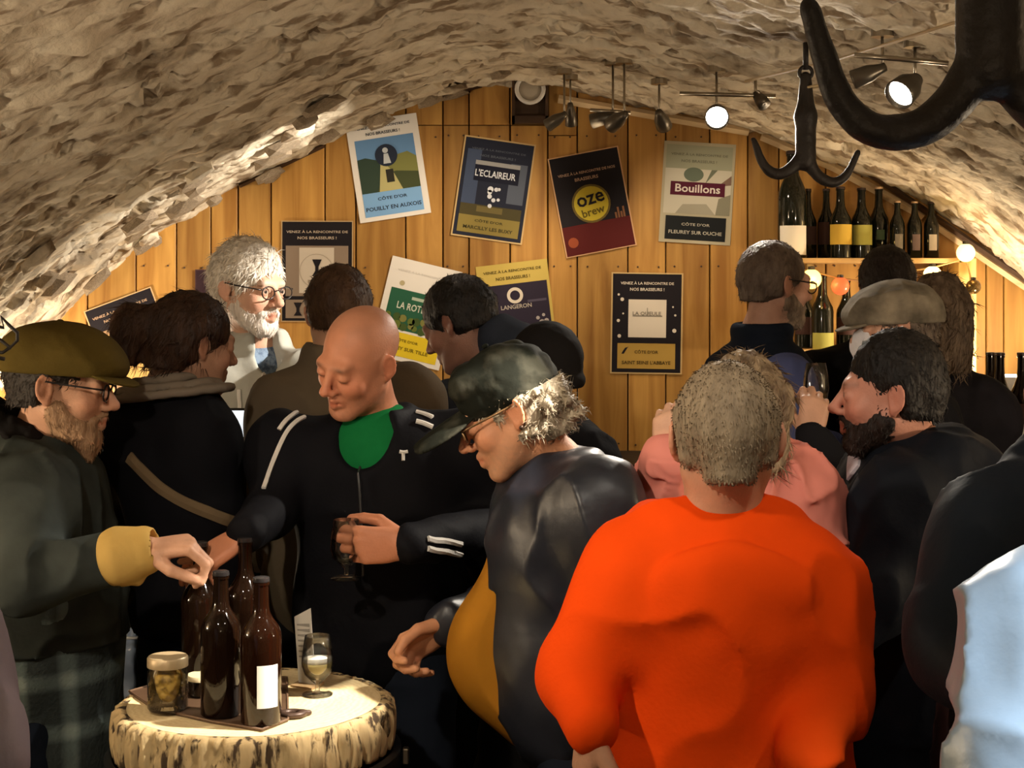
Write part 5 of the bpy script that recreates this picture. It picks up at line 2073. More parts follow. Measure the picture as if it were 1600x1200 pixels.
    def trousers(s, m, shoe_m, stance=0.11, fwd=0.0, h=0.014):
        S = Field()
        C = s.C.copy()
        C[2] = min(C[2], 0.95)
        r, f = s.B[:, 0], s.B[:, 1]
        S.ell(C, (0.165 * s.w, 0.12 * s.d, 0.13), s.B, k=0.05)
        for sx in (-1, 1):
            hp = C + r * sx * 0.085 - np.array([0, 0, 0.06])
            kn = C + r * sx * (0.085 + stance * 0.3) + f * (0.02 + fwd * sx * 0.5)
            kn[2] = 0.48
            an = C + r * sx * (0.07 + stance * 0.5) + f * (fwd * sx - 0.02)
            an[2] = 0.07
            S.cap(hp, kn, 0.090 * s.w, 0.066, k=0.05)
            S.cap(kn, an, 0.066, 0.056, k=0.03)
            # shoe
            F = Field()
            F.cap(an + f * -0.03 + np.array([0, 0, -0.02]), an + f * 0.14 + np.array([0, 0, -0.028]), 0.045, 0.042, k=0.02)
            F.cap(an, an + np.array([0, 0, 0.02]), 0.05, 0.045, k=0.03)
            F.cut((0, 0, -1), (0, 0, 0.003))
            sdf_obj('shoe', F, 0.012, shoe_m, s.root)
        S.noise(0.006, 12, 4, 2, ridged=True)
        S.cut((0, 0, -1), (0, 0, 0.05))
        sdf_obj('trousers', S, h, m, s.root)

    # ---- hair, beards, hats
    def hair(s, m, t=0.010, front=0.055, nape=-0.055, side=-0.02, h=0.0045, noise=(0.006, 70), top=0.0, extra=None, name='hair', stretch=(1, 1, 1), face_cut=True, ns=1300, sl=(0.010, 0.024), flow=(0, -0.5, -0.8), lift=0.16, curl=0.0, zmax=None):
        """front: height of the hairline above the eyes; nape: how low the back reaches; side: how low at the temples"""
        S, q, A = Field(), s.sc, s.A
        S.ell(s.h(0, -0.018, 0.036 + top * 0.4), np.array([0.075 + t, 0.094 + t, 0.083 + t + top]) * q, A, k=0.01)
        S.cap(s.h(0, -0.062, 0.0), s.h(0, -0.066, nape + 0.02), (0.052 + t) * q, (0.04 + t) * q, k=0.03)
        for sx in (-1, 1):
            S.cap(s.h(sx * 0.058, -0.02, 0.03), s.h(sx * 0.060, -0.035, side), (0.018 + t) * q, (0.013 + t) * q, k=0.03)
        if extra:
            extra(S)
        if noise:
            S.noise(noise[0], noise[1], 5, 2, ridged=True, stretch=stretch, R=A)
        if face_cut:
            # clear the face
            S.ell(s.h(0, 0.115, front - 0.115), np.array([0.072, 0.072, 0.110]) * q, A, k=0.012, kind='sub')
            S.ell(s.h(0, 0.065, -0.095), np.array([0.13, 0.08, 0.105]) * q, A, k=0.015, kind='sub')
            for sx in (-1, 1):
                S.ell(s.h(sx * 0.088, -0.004, -0.012), np.array([0.03, 0.024, 0.034]) * q, A, k=0.008, kind='sub')
        S.cut(-A[:, 2], s.h(0, 0, nape))
        if zmax is not None:
            S.cut(A[:, 2], s.h(0, 0, zmax))
        o = sdf_obj(name, S, h, m, s.root)
        if ns:
            strands(o, m, A, ns, sl, flow=flow, lift=lift, curl=curl)
        return o

    def beard(s, m, t=0.008, long=0.0, h=0.004, noise=(0.003, 80), mous=True, line=0.0):
        """a shell over the jaw below a line from the ear to the mouth"""
        S, q, A = Field(), s.sc, s.A
        S.ell(s.h(0, 0.026, -0.030), np.array([0.0615 + t, 0.067 + t, 0.0885 + t]) * q, A, k=0.02)
        for sx in (-1, 1):
            S.cap(s.h(sx * 0.053, 0.0, -0.050), s.h(sx * 0.021, 0.066, -0.102), (0.017 + t) * q, (0.016 + t) * q, k=0.03)
        S.ell(s.h(0, 0.070, -0.104 - long * 0.5), np.array([0.024 + t, 0.019 + t, 0.018 + t + long]) * q, A, k=0.025)
        if noise:
            S.noise(noise[0], noise[1], 9, 2, ridged=True, R=A, stretch=(1, 1, 0.45))
        S.ell(s.h(0, 0.085, 0.004 + line), np.array([0.12, 0.072, 0.055]) * q, A, k=0.010, kind='sub')
        S.ell(s.h(0, 0.02, 0.055 + line), np.array([0.15, 0.12, 0.062]) * q, A, k=0.010, kind='sub')
        if mous:
            for sx in (-1, 1):
                S.cap(s.h(0, 0.0945, -0.049), s.h(sx * 0.027, 0.079, -0.062), 0.0078 * q, 0.0070 * q, k=0.006)
                S.cap(s.h(sx * 0.028, 0.077, -0.062), s.h(sx * 0.026, 0.070, -0.09), 0.0085 * q, 0.010 * q, k=0.012)
        S.ell(s.h(0, 0.100, -0.068), np.array([0.019, 0.013, 0.0075]) * q, A, k=0.004, kind='sub')
        S.cut(-A[:, 1], s.h(0, -0.012, 0))
        o = sdf_obj('beard', S, h, m, s.root)
        strands(o, m, A, 900, (0.008, 0.018), flow=(0, 0.25, -1.0), lift=0.2)
        return o

    def glasses(s, m, lens_m=None, size=1.0, z=-0.001):
        mb = MB()
        for sx in (-1, 1):
            rim = [s.h(sx * 0.034 + 0.0235 * size * math.cos(a), 0.1015 - 0.006 * abs(math.cos(a)) * 0 - 0.10 * (abs(sx * 0.034 + 0.0235 * math.cos(a)) - 0.02) ** 2 * 30 * 0.1, z - 0.002 + 0.017 * size * math.sin(a)) for a in np.linspace(0, 2 * math.pi, 22, endpoint=False)]
            mb.tube(rim, 0.0019 * s.sc, 6, closed=True)
            mb.tube([s.h(sx * 0.0575, 0.100, z + 0.006), s.h(sx * 0.074, 0.088, z + 0.008), s.h(sx * 0.0825, 0.03, z + 0.011), s.h(sx * 0.0825, -0.012, z + 0.014), s.h(sx * 0.080, -0.03, z - 0.006)], 0.0021 * s.sc, 6)
        mb.tube([s.h(-0.0105, 0.1015, z + 0.002), s.h(0, 0.104, z + 0.006), s.h(0.0105, 0.1015, z + 0.002)], 0.0018 * s.sc, 6)
        g = mb.build('glasses', m, s.root, smooth=True)
        if lens_m:
            for sx in (-1, 1):
                v = [s.h(sx * 0.034 + 0.0225 * size * math.cos(a), 0.1015, z - 0.002 + 0.016 * size * math.sin(a)) for a in np.linspace(0, 2 * math.pi, 20, endpoint=False)]
                v += [p_ - s.A[:, 1] * 0.0015 for p_ in v]
                mk('lens', v, [tuple(range(20)), tuple(range(39, 19, -1))] + [(i, i + 20, (i + 1) % 20 + 20, (i + 1) % 20) for i in range(20)], lens_m, g)
        return g

    def flat_cap(s, m, lump=0.0, tilt=0, drop=0.0, puff=1.0):
        S, q = Field(), s.sc
        A = s.A @ np.array(Matrix.Rotation(math.radians(tilt), 3, 'X'))

        def c(x, y, z):
            return s.H + A @ (np.array([x, y, z]) * q)
        S.ell(c(0, -0.020, 0.062 + drop), np.array([0.096, 0.118, 0.072 * puff]) * q, A, k=0.02)
        S.ell(c(0, 0.055, 0.062 + drop), np.array([0.088, 0.085, 0.045 * puff]) * q, A @ np.array(Matrix.Rotation(math.radians(-16), 3, 'X')), k=0.05)
        S.ell(c(0, -0.085, 0.035 + drop), np.array([0.072, 0.042, 0.038]) * q, A, k=0.03)
        S.noise(0.002, 40, 2)
        if lump:
            S.folds(lump, 18, 3)
        S.cut(-A[:, 2], c(0, 0, 0.026 + drop))
        o = sdf_obj('cap', S, 0.0045, m, s.root)
        S = Field()
        Rb = A @ np.array(Matrix.Rotation(math.radians(-14), 3, 'X'))
        S.ell(c(0, 0.096, 0.026 + drop), np.array([0.080, 0.068, 0.0085]) * q, Rb, k=0.01)
        S.ell(c(0, 0.0, 0.0 + drop), np.array([0.080, 0.098, 0.09]) * q, A, k=0.004, kind='sub')
        sdf_obj('peak', S, 0.0035, m, o)
        mb = MB()
        mb.lathe([(0.0075 * q * math.sin(u), -0.004 * q * math.cos(u)) for u in np.linspace(0, math.pi, 6)], tuple(c(0, -0.012, 0.062 + drop + 0.0735 * puff)), 10, R=A)
        mb.build('button', m, o, smooth=True)
        return o

    def ball_cap(s, m, tilt=0):
        S, q = Field(), s.sc
        A = s.A @ np.array(Matrix.Rotation(math.radians(tilt), 3, 'X'))

        def c(x, y, z):
            return s.H + A @ (np.array([x, y, z]) * q)
        S.ell(c(0, -0.016, 0.040), np.array([0.089, 0.108, 0.098]) * q, A, k=0.01)
        S.cap(c(-0.03, 0.055, 0.085), c(0.03, 0.055, 0.085), 0.036 * q, k=0.03)
        S.noise(0.004, 26, 6, 2, ridged=True)
        S.cut(-A[:, 2], c(0, 0, 0.014))
        o = sdf_obj('cap', S, 0.0045, m, s.root)
        S = Field()
        Rb = A @ np.array(Matrix.Rotation(math.radians(-8), 3, 'X'))
        for sx in (-1, 0, 1):
            Rs = Rb @ np.array(Matrix.Rotation(math.radians(16 * sx), 3, 'Y'))
            S.ell(c(sx * 0.028, 0.128, 0.030 - 0.008 * abs(sx)), np.array([0.046, 0.078, 0.0075]) * q, Rs, k=0.012)
        S.ell(c(0, -0.01, 0.0), np.array([0.08, 0.098, 0.09]) * q, A, k=0.004, kind='sub')
        sdf_obj('peak', S, 0.0035, m, o)
        mb = MB()
        mb.lathe([(0.008 * q * math.sin(u), -0.005 * q * math.cos(u)) for u in np.linspace(0, math.pi, 6)], tuple(c(0, -0.014, 0.139)), 10, R=A)
        mb.build('button', m, o, smooth=True)
        return o


def fabric(name, col, rough=0.85, bump=0.25, bscale=90, var=0.12, vscale=7, sheen=0.0, **kw):
    return mat(name, col, rough, bump=bump, bscale=bscale, bdist=0.003, var=var, vscale=vscale, sheen=sheen, spec=kw.pop('spec', 0.07), **kw)


M_JEANS = fabric('dark_jeans', (0.012, 0.016, 0.026))
M_BLACKTR = fabric('black_trousers', (0.008, 0.008, 0.009))
M_SHOE = mat('dark_leather', (0.015, 0.012, 0.010), 0.45)
M_FRAME = mat('spectacle_frame', (0.015, 0.012, 0.012), 0.3)
M_LENS = mat('spectacle_lens', (0.95, 0.97, 0.97), 0.02, trans=1.0, ior=1.02)


def hairmat(name, col, col2, rough=0.6):
    return mat(name, col, rough, bump=0.5, bscale=120, col2=col2, c2scale=45, c2pos=(0.35, 0.65), stretch=(1.0, 1.0, 0.35), spec=0.3)


def plaid_mat(name):
    m = bpy.data.materials.new(name)
    m.use_nodes = True
    nt = m.node_tree
    b = nt.nodes['Principled BSDF']
    b.inputs['Roughness'].default_value = 0.9
    b.inputs['Specular IOR Level'].default_value = 0.15
    N, LK = nt.nodes.new, nt.links.new
    tc = N('ShaderNodeTexCoord')
    sp = N('ShaderNodeSeparateXYZ')
    LK(tc.outputs['Object'], sp.inputs[0])

    def band(out, freq, lo, hi, ph=0.0):
        a = N('ShaderNodeMath'); a.operation = 'MULTIPLY_ADD'; a.inputs[1].default_value = freq; a.inputs[2].default_value = ph
        LK(out, a.inputs[0])
        s_ = N('ShaderNodeMath'); s_.operation = 'SINE'
        LK(a.outputs[0], s_.inputs[0])
        r = N('ShaderNodeMapRange')
        r.inputs['From Min'].default_value, r.inputs['From Max'].default_value = lo, hi
        LK(s_.outputs[0], r.inputs['Value'])
        return r.outputs[0]
    v1, v2 = band(sp.outputs[0], 72, 0.2, 0.9), band(sp.outputs[0], 144, 0.75, 0.98, 1.0)
    h1 = band(sp.outputs[2], 56, 0.3, 0.95)
    s1 = N('ShaderNodeMath'); s1.operation = 'ADD'; LK(v1, s1.inputs[0]); LK(h1, s1.inputs[1])
    s2 = N('ShaderNodeMath'); s2.operation = 'MULTIPLY_ADD'; s2.inputs[1].default_value = 0.5; LK(s1.outputs[0], s2.inputs[0]); s2.inputs[2].default_value = 0.0
    r = N('ShaderNodeValToRGB')
    e = r.color_ramp.elements
    e[0].position, e[0].color = 0.0, (0.045, 0.056, 0.055, 1)
    e[1].position, e[1].color = 1.0, (0.30, 0.37, 0.34, 1)
    x = e.new(0.5)
    x.color = (0.13, 0.17, 0.165, 1)
    LK(s2.outputs[0], r.inputs['Fac'])
    LK(r.outputs['Color'], b.inputs['Base Color'])
    n = N('ShaderNodeTexNoise'); n.inputs['Scale'].default_value = 120
    LK(tc.outputs['Object'], n.inputs['Vector'])
    bp = N('ShaderNodeBump'); bp.inputs['Strength'].default_value = 0.3; bp.inputs['Distance'].default_value = 0.01
    LK(n.outputs['Fac'], bp.inputs['Height']); LK(bp.outputs['Normal'], b.inputs['Normal'])
    return m


LEFT, RIGHT, AWAY, NEAR, UP, DOWN = np.array([-1., 0, 0]), np.array([1., 0, 0]), np.array([0, 1., 0]), np.array([0, -1., 0]), np.array([0, 0, 1.]), np.array([0, 0, -1.])

# ---- 1 man in olive flat cap, left, reaching over the bottles
p = Person('bearded man in olive flat cap and glasses reaching over the bottles', P(96, 603, 3.28), 88, P(52, 712, 3.32), (-1.03, 3.34, 0.95), skin=(0.60, 0.33, 0.21), pitch=6, sc=1.02, w=1.08, d=1.12)
p.brow = (0.25, 0.17, 0.1)
p.arm('R', P(48, 775, 3.13), P(38, 905, 3.02), P(226, 860, 3.02), dict(dir=(0.96, 0.05, 0.12), palm=(0.05, 0.25, -0.95), thumb=-1, curls=[(48, 62, 30), (56, 66, 40), (62, 70, 40), (66, 70, 40)], thumb_dirs=((0.72, 0.42, 0.55), (0.85, 0.0, 0.5), (0.8, -0.15, 0.55)), s=1.04))
p.arm('L', P(85, 770, 3.52), P(110, 900, 3.56), P(150, 985, 3.40))
p.head()
p.build_body(0.004, stubble=((0.35, 0.22, 0.13), 0.5))
M_OLIVEHAIR = hairmat('sandy_grey_hair', (0.16, 0.10, 0.06), (0.05, 0.03, 0.02))
p.hair(mat('dark_nape_hair', (0.02, 0.014, 0.010), 0.7, bump=0.4, bscale=100), t=0.006, nape=-0.05, noise=(0.004, 70), zmax=0.03)
p.beard(hairmat('ginger_grey_beard', (0.44, 0.27, 0.16), (0.30, 0.18, 0.10)), t=0.004, long=0.020, line=-0.016)
p.flat_cap(fabric('olive_tweed', (0.088, 0.062, 0.014), bscale=160), tilt=2)
p.glasses(M_FRAME)
M_COAT = fabric('dark_green_grey_wool', (0.045, 0.054, 0.051), bscale=60, var=0.45, vscale=6)


def ex(S):
    S.cap(p.t(0, 0.02, 0.2), p.t(0, 0.02, -0.35), 0.15, 0.16, k=0.08)
    S.cap(p.t(-0.05, -0.02, 1.0), p.t(0.05, -0.02, 1.0), 0.07, 0.07, k=0.04)


jk = p.jacket(M_COAT, bulk=0.02, sleeve=0.016, hem=0.98, extra=ex, folds=0.008, ffreq=11, collar=0.024, coll_r=0.072, collar_up=0.028, end=0.72, h=0.007)
S = Field()
p.torso(S, 0.012)
S.cap(p.t(0, 0.01, 0.2), p.t(0, 0.01, -0.50), 0.165, 0.178, k=0.08)
S.noise(0.008, 9, 31, 2, ridged=True, stretch=(1, 1, 0.25))
S.cut((0, 0, -1), (0, 0, 0.60)); S.cut((0, 0, 1), (0, 0, 1.1))
sdf_obj('plaid_overshirt', S, 0.008, plaid_mat('grey_green_plaid'), p.root)
sh, el, wr, _ = p.arms['R']
S = Field()
dv = unit(wr - el)
cf = el + (wr - el) * 0.93
S.cap(cf - dv * 0.030, cf + dv * 0.012, 0.060, 0.049, k=0.01)
S.cap(cf + DOWN * 0.02 - dv * 0.01, cf + DOWN * 0.058 + dv * 0.005, 0.028, 0.008, k=0.02)
S.cap(cf + dv * 0.03, cf + dv * 0.05, 0.036, 0.036, k=0.004, kind='sub')
sdf_obj('cuff', S, 0.005, fabric('mustard_lining', (0.52, 0.34, 0.10)), p.root)
S = Field()
for q_ in np.linspace(0, 2 * math.pi, 14, endpoint=False):
    c = p.N + p.T[:, 2] * 0.03 + p.T[:, 0] * 0.078 * math.cos(q_) + p.T[:, 1] * (0.080 * math.sin(q_) - 0.022) + p.T[:, 2] * (0.012 - 0.03 * math.sin(q_))
    S.ell(c, (0.036, 0.036, 0.060), p.T, k=0.02)
S.noise(0.008, 40, 8, 2, ridged=True)
sdf_obj('scarf', S, 0.006, fabric('black_fleece', (0.010, 0.009, 0.009), bscale=40), p.root)
p.trousers(M_JEANS, M_SHOE)

# ---- 2 woman with ponytail
p = Person('woman with brown ponytail seen from behind in a black sweater', P(302, 538, 3.58), 25, P(268, 612, 3.58), (-0.735, 3.56, 0.95), skin=(0.36, 0.20, 0.13), pitch=8, sc=0.95, hyaw=52, w=0.76)
p.arm('L', P(208, 668, 3.58), P(218, 790, 3.68), P(272, 862, 3.76))
p.arm('R', P(310, 676, 3.5), P(334, 800, 3.5), P(330, 880, 3.70))
p.head(); p.build_body(0.005, eyes=True)
M_BRH = hairmat('dark_brown_hair', (0.022, 0.010, 0.006), (0.045, 0.020, 0.010))


def ex(S):
    a, b, c = p.h(0, -0.10, 0.05), p.h(-0.045, -0.145, 0.03), p.h(-0.05, -0.165, -0.12)
    S.cap(a, b, 0.035, 0.045, k=0.02); S.cap(b, c, 0.046, 0.03, k=0.03)


p.hair(M_BRH, t=0.014, nape=-0.07, front=0.045, noise=(0.004, 45), extra=ex, stretch=(1, 1, 0.4), sl=(0.03, 0.06), lift=0.06)
mb = MB()
c = p.h(-0.012, -0.115, 0.05)
mb.tube([c + p.A @ np.array([0.03 * math.cos(a), 0.012 * math.sin(a) - 0.012 * math.cos(a) * 0, 0.03 * math.sin(a)]) for a in np.linspace(0, 6.283, 16, endpoint=False)], 0.007, 8, closed=True)
mb.build('hair_tie', M_BLACKTR, p.root, smooth=True)
jk = p.jacket(fabric('black_knit', (0.006, 0.006, 0.008), bscale=60), bulk=0.014, sleeve=0.008, hem=0.95, h=0.009, name='sweater', collar=0.012, coll_r=0.066, folds=0.005)
bv = bvh_of(jk)
ribbon_px('strap', [(203, 714), (222, 735), (250, 762), (290, 786), (345, 808), (362, 814)], 0.026, fabric('tan_strap', (0.15, 0.105, 0.06)), bv, p.root)
S = Field()
for zz in (0.0, 0.018, 0.034):
    S.torus(p.N + p.T[:, 2] * (0.03 - zz) - p.T[:, 1] * 0.006, p.T, 0.066 + zz * 1.7, 0.014, sq=(1.15, 1, 0.8), k=0.012)
S.noise(0.004, 30, 2)
sdf_obj('collar', S, 0.006, fabric('grey_beige_collar', (0.17, 0.14, 0.11)), p.root)
p.trousers(M_JEANS, M_SHOE)

# ---- 3 white-haired man behind the bar
p = Person('white-haired man with glasses in a pale grey zipped jacket behind the bar', P(390, 450, 4.40), 150, P(400, 545, 4.47), (-0.73, 4.52, 0.98), skin=(0.62, 0.37, 0.26), pitch=6, sc=1.06, hyaw=124)
p.brow = (0.5, 0.45, 0.4)
p.arm('R', P(322, 610, 4.50), P(290, 740, 4.42), P(345, 740, 4.27))
p.arm('L', P(478, 592, 4.36), P(498, 740, 4.32), P(440, 745, 4.27))
p.head(); p.build_body(0.0045)
M_WHT = hairmat('white_hair', (0.80, 0.74, 0.66), (0.60, 0.54, 0.46))
p.hair(M_WHT, t=0.014, front=0.066, nape=-0.06, side=-0.035, noise=(0.006, 50), stretch=(1, 1, 0.4), top=0.006, ns=2200, sl=(0.02, 0.045), lift=0.22)
p.beard(hairmat('white_stubble_beard', (0.72, 0.66, 0.60), (0.58, 0.50, 0.44)), t=0.002, line=-0.012)
p.glasses(M_FRAME)


def vn(S):
    S.ell(p.N + p.T[:, 1] * 0.10 + p.T[:, 2] * 0.0, (0.034, 0.08, 0.13), p.T, k=0.015, kind='sub')


jk = p.jacket(fabric('pale_grey_fleece', (0.42, 0.42, 0.38), bscale=70), bulk=0.014, sleeve=0.012, hem=0.80, h=0.008, collar=0.020, coll_r=0.074, collar_up=0.03, vneck=vn, folds=0.005)
S = Field()
S.ell(p.t(0, 0.0, 0.80), (0.135, 0.098, 0.15), p.T, k=0.03)
S.cap(p.N + p.T[:, 2] * 0.02, p.N - p.T[:, 2] * 0.12, 0.060, 0.085, k=0.03)
S.noise(0.003, 24, 3)
S.cut(p.T[:, 2], p.N + p.T[:, 2] * 0.035)
sdf_obj('shirt', S, 0.006, fabric('blue_grey_shirt', (0.22, 0.30, 0.42), col2=(0.08, 0.12, 0.2), c2scale=60), p.root)
bv = bvh_of(jk)
M_ZIP = fabric('white_piping', (0.72, 0.70, 0.66))
for sx in (-0.05, 0.05):
    ribbon('piping', [p.N + p.T[:, 1] * 0.16 + p.T[:, 0] * sx - p.T[:, 2] * z for z in (0.02, 0.08, 0.14, 0.22)], 0.010, M_ZIP, bv, p.root, n=12)
for sx in (-0.12, 0.12):
    ribbon('piping', [p.N + p.T[:, 1] * 0.16 + p.T[:, 0] * sx - p.T[:, 2] * z for z in (0.08, 0.14, 0.22)], 0.010, M_ZIP, bv, p.root, n=12)
p.trousers(M_JEANS, M_SHOE)

# ---- 4 man in taupe jacket seen from behind
p = Person('brown-haired man in a taupe jacket with his back turned, behind the bald man', P(528, 487, 3.9), 5, P(522, 570, 3.87), (-0.44, 3.86, 0.95), skin=(0.40, 0.22, 0.14), sc=0.96, hyaw=-12, pitch=4)
p.arm('L', P(442, 640, 3.84), P(420, 785, 3.82), P(440, 880, 4.0))
p.arm('R', P(636, 625, 3.84), P(650, 775, 3.84), P(620, 880, 4.0))
p.head(); p.build_body(0.0055)
p.hair(hairmat('short_brown_hair', (0.035, 0.016, 0.008), (0.06, 0.030, 0.014)), t=0.009, nape=-0.05, noise=(0.003, 70))
p.jacket(fabric('taupe_cotton', (0.105, 0.080, 0.052), bscale=80), bulk=0.02, sleeve=0.016, hem=0.74, h=0.009, collar=0.020, coll_r=0.072, collar_up=0.028, folds=0.006, ffreq=9)
p.trousers(M_BLACKTR, M_SHOE)

# ---- 5 bald man in black track jacket
p = Person('bald man in black track jacket with white stripes and green T-shirt holding a glass', P(560, 562, 3.42), 192, P(588, 668, 3.50), (-0.30, 3.50, 0.95), skin=(0.50, 0.205, 0.112), pitch=22, sc=0.98, hyaw=222, roll=-14, w=1.06, d=1.0, lids=True)
p.arm('R', P(443, 695, 3.47), P(424, 800, 3.36), P(382, 836, 3.13), dict(dir=(-0.75, -0.25, -0.45), palm=(-0.2, 0.35, -0.9), thumb=-1, curls=[(18, 28, 18), (28, 36, 22), (36, 42, 26), (42, 46, 30)], thumb_dirs=((0.62, 0.60, 0.45), (0.85, 0.1, 0.5), (0.9, -0.1, 0.4)), s=1.0))
p.arm('L', P(738, 690, 3.50), P(785, 825, 3.50), P(634, 852, 3.18), dict(dir=(-0.97, -0.12, 0.02), palm=(-0.15, 0.98, 0.0), thumb=-1, curls=[(34, 50, 34), (38, 54, 36), (42, 56, 38), (46, 58, 40)], thumb_dirs=((0.70, 0.48, 0.45), (0.85, 0.05, 0.5), (0.9, -0.1, 0.42)), s=1.08))
GLASS_HAND = p.arms['L']
p.head(jaw=1.06)
p.build_body(0.0038, stubble=((0.16, 0.085, 0.055), 0.42), shave=((0.30, 0.15, 0.09), 0.42))
M_TRACK = fabric('black_tracksuit', (0.006, 0.006, 0.008), rough=0.7, bscale=120)


def vn(S):
    S.ell(p.N + p.T[:, 1] * 0.115 + p.T[:, 2] * 0.008, (0.062, 0.085, 0.088), p.T, k=0.02, kind='sub')


jk = p.jacket(M_TRACK, bulk=0.016, sleeve=0.003, hem=0.84, h=0.007, collar=0.016, coll_r=0.078, collar_up=0.026, vneck=vn, folds=0.006, ffreq=9)
S = Field()
S.ell(p.t(0, 0.010, 0.78), (0.15, 0.112, 0.17), p.T, k=0.03)
S.cap(p.N - p.T[:, 2] * 0.02, p.N - p.T[:, 2] * 0.12, 0.064, 0.10, k=0.04)
S.noise(0.003, 16, 3, 2, ridged=True)
sdf_obj('t_shirt', S, 0.006, fabric('green_jersey', (0.006, 0.13, 0.035)), p.root)
bv = bvh_of(jk)
M_STRIPE = fabric('white_stripe', (0.62, 0.60, 0.56))
sh, el, wr, _ = p.arms['R']
ribbon_px('sleeve_stripe', [(486, 636), (462, 646), (446, 658), (436, 672)], 0.009, M_STRIPE, bv, p.root, n=12)
ribbon_px('sleeve_stripe', [(486, 648), (464, 658), (449, 672), (438, 694), (424, 728), (412, 764)], 0.009, M_STRIPE, bv, p.root, n=20)
for k in (0, 1):
    ribbon_px('shoulder_stripe', [(650, 644 + 15 * k), (662, 647 + 15 * k), (676, 653 + 15 * k)], 0.010, M_STRIPE, bv, p.root, n=8)
    ribbon_px('cuff_stripe', [(668, 842 + 15 * k), (676, 845 + 15 * k), (696, 845 + 16 * k), (720, 850 + 16 * k)], 0.011, M_STRIPE, bv, p.root, n=12)
ribbon_px('zip', [(563, 712), (563, 760), (566, 850), (568, 900)], 0.006, mat('dark_zip', (0.03, 0.03, 0.032), 0.4), bv, p.root, n=16)
ribbon_px('chest_emblem', [(624, 706), (631, 708), (637, 706)], 0.007, M_STRIPE, bv, p.root, n=5)
ribbon_px('chest_emblem', [(630, 709), (630, 720)], 0.007, M_STRIPE, bv, p.root, n=5)
p.trousers(M_JEANS, M_SHOE)
sh, el, wr, hd = GLASS_HAND
gc = P(541, 905, 3.19)
tulip(gc, 1.05, 'stemmed tasting glass held in front of the black track jacket', 0.0)

# ---- 6 man with dark hair in the centre
p = Person('dark-haired man bending away to the left in front of the green poster', P(716, 505, 4.3), -40, P(772, 585, 4.28), (-0.03, 4.34, 0.95), skin=(0.24, 0.12, 0.085), pitch=26, sc=1.02, hyaw=-62)
p.arm('L', P(712, 640, 4.45), P(690, 760, 4.5), P(680, 860, 4.6))
p.arm('R', P(835, 622, 4.2), P(850, 760, 4.2), P(800, 850, 4.4))
p.head(); p.build_body(0.005)
M_BLK = hairmat('black_hair', (0.006, 0.005, 0.005), (0.013, 0.010, 0.008))
p.hair(M_BLK, t=0.013, nape=-0.045, front=0.050, noise=(0.003, 60))


def ex(S):
    S.cap(P(785, 530, 4.25), P(832, 560, 4.2), 0.068, 0.075, k=0.05)


p.jacket(fabric('slate_blue_jacket', (0.028, 0.034, 0.050)), bulk=0.02, sleeve=0.012, hem=0.80, h=0.010, extra=ex)
p.trousers(M_BLACKTR, M_SHOE)

# ---- 7 person in black knit hat
p = Person('person in a round black knit hat seen from behind', P(852, 582, 3.95), -10, P(850, 668, 3.95), (0.09, 3.98, 0.95), skin=(0.22, 0.12, 0.08), sc=0.98, w=0.9)
p.arm('L', P(772, 725, 3.95), P(760, 850, 3.95), P(780, 930, 4.1))
p.arm('R', P(920, 732, 3.95), P(935, 850, 3.95), P(920, 930, 4.1))
p.head(); p.build_body(0.006)
S = Field()
S.ell(p.h(0, -0.02, 0.035), (0.094, 0.112, 0.100), p.A, k=0.02)
S.noise(0.002, 60, 4)
S.cut(-p.A[:, 2], p.h(0, 0, -0.035))
S.torus(p.h(0, -0.018, -0.018), p.A, 0.086, 0.013, sq=(1, 1.2, 1.5), k=0.01)
sdf_obj('knit_hat', S, 0.0055, fabric('black_knit_wool', (0.010, 0.009, 0.009), bscale=70), p.root)
p.jacket(fabric('black_coat', (0.007, 0.007, 0.009)), bulk=0.016, sleeve=0.012, hem=0.72, h=0.011)
p.trousers(M_BLACKTR, M_SHOE)

# ---- 8 man in dark baseball cap and shiny bomber jacket
p = Person('man in dark baseball cap and shiny navy bomber jacket leaning over the table', P(797, 642, 3.0), -88, P(872, 742, 3.04), (0.14, 3.02, 0.92), skin=(0.58, 0.275, 0.145), pitch=25, sc=0.97, w=1.0, d=1.08, lids=True)
p.brow = (0.2, 0.17, 0.14)
p.arm('R', P(880, 790, 3.25), P(800, 945, 3.33), P(700, 978, 3.16), dict(dir=(-0.86, -0.10, -0.46), palm=(0.28, -0.80, -0.40), thumb=1, curls=[(46, 52, 30), (54, 58, 34), (58, 62, 36), (56, 60, 36)], spread=5.0, thumb_dirs=((0.70, 0.50, 0.30), (0.82, 0.18, 0.45), (0.75, -0.05, 0.62)), s=1.06))
p.arm('L', P(930, 782, 2.86), P(965, 945, 2.84), P(905, 1075, 2.82))
p.head(nose=1.02)
p.build_body(0.0038, stubble=((0.30, 0.19, 0.12), 0.55))
M_GREYC = hairmat('curly_grey_hair', (0.42, 0.36, 0.26), (0.16, 0.125, 0.085))


def ex(S):
    r2 = np.random.default_rng(4)
    for k in range(46):
        a = r2.uniform(0, 1)
        sx = 1 if k % 2 else -1
        S.ell(p.h(sx * r2.uniform(0.05, 0.086), r2.uniform(-0.10, 0.005), r2.uniform(-0.065, 0.03)), np.array([1, 1, 1]) * r2.uniform(0.009, 0.016), k=0.004)
    for k in range(16):
        S.ell(p.h(r2.uniform(-0.05, 0.05), r2.uniform(-0.125, -0.1), r2.uniform(-0.075, 0.03)), np.array([1, 1, 1]) * r2.uniform(0.010, 0.017), k=0.004)


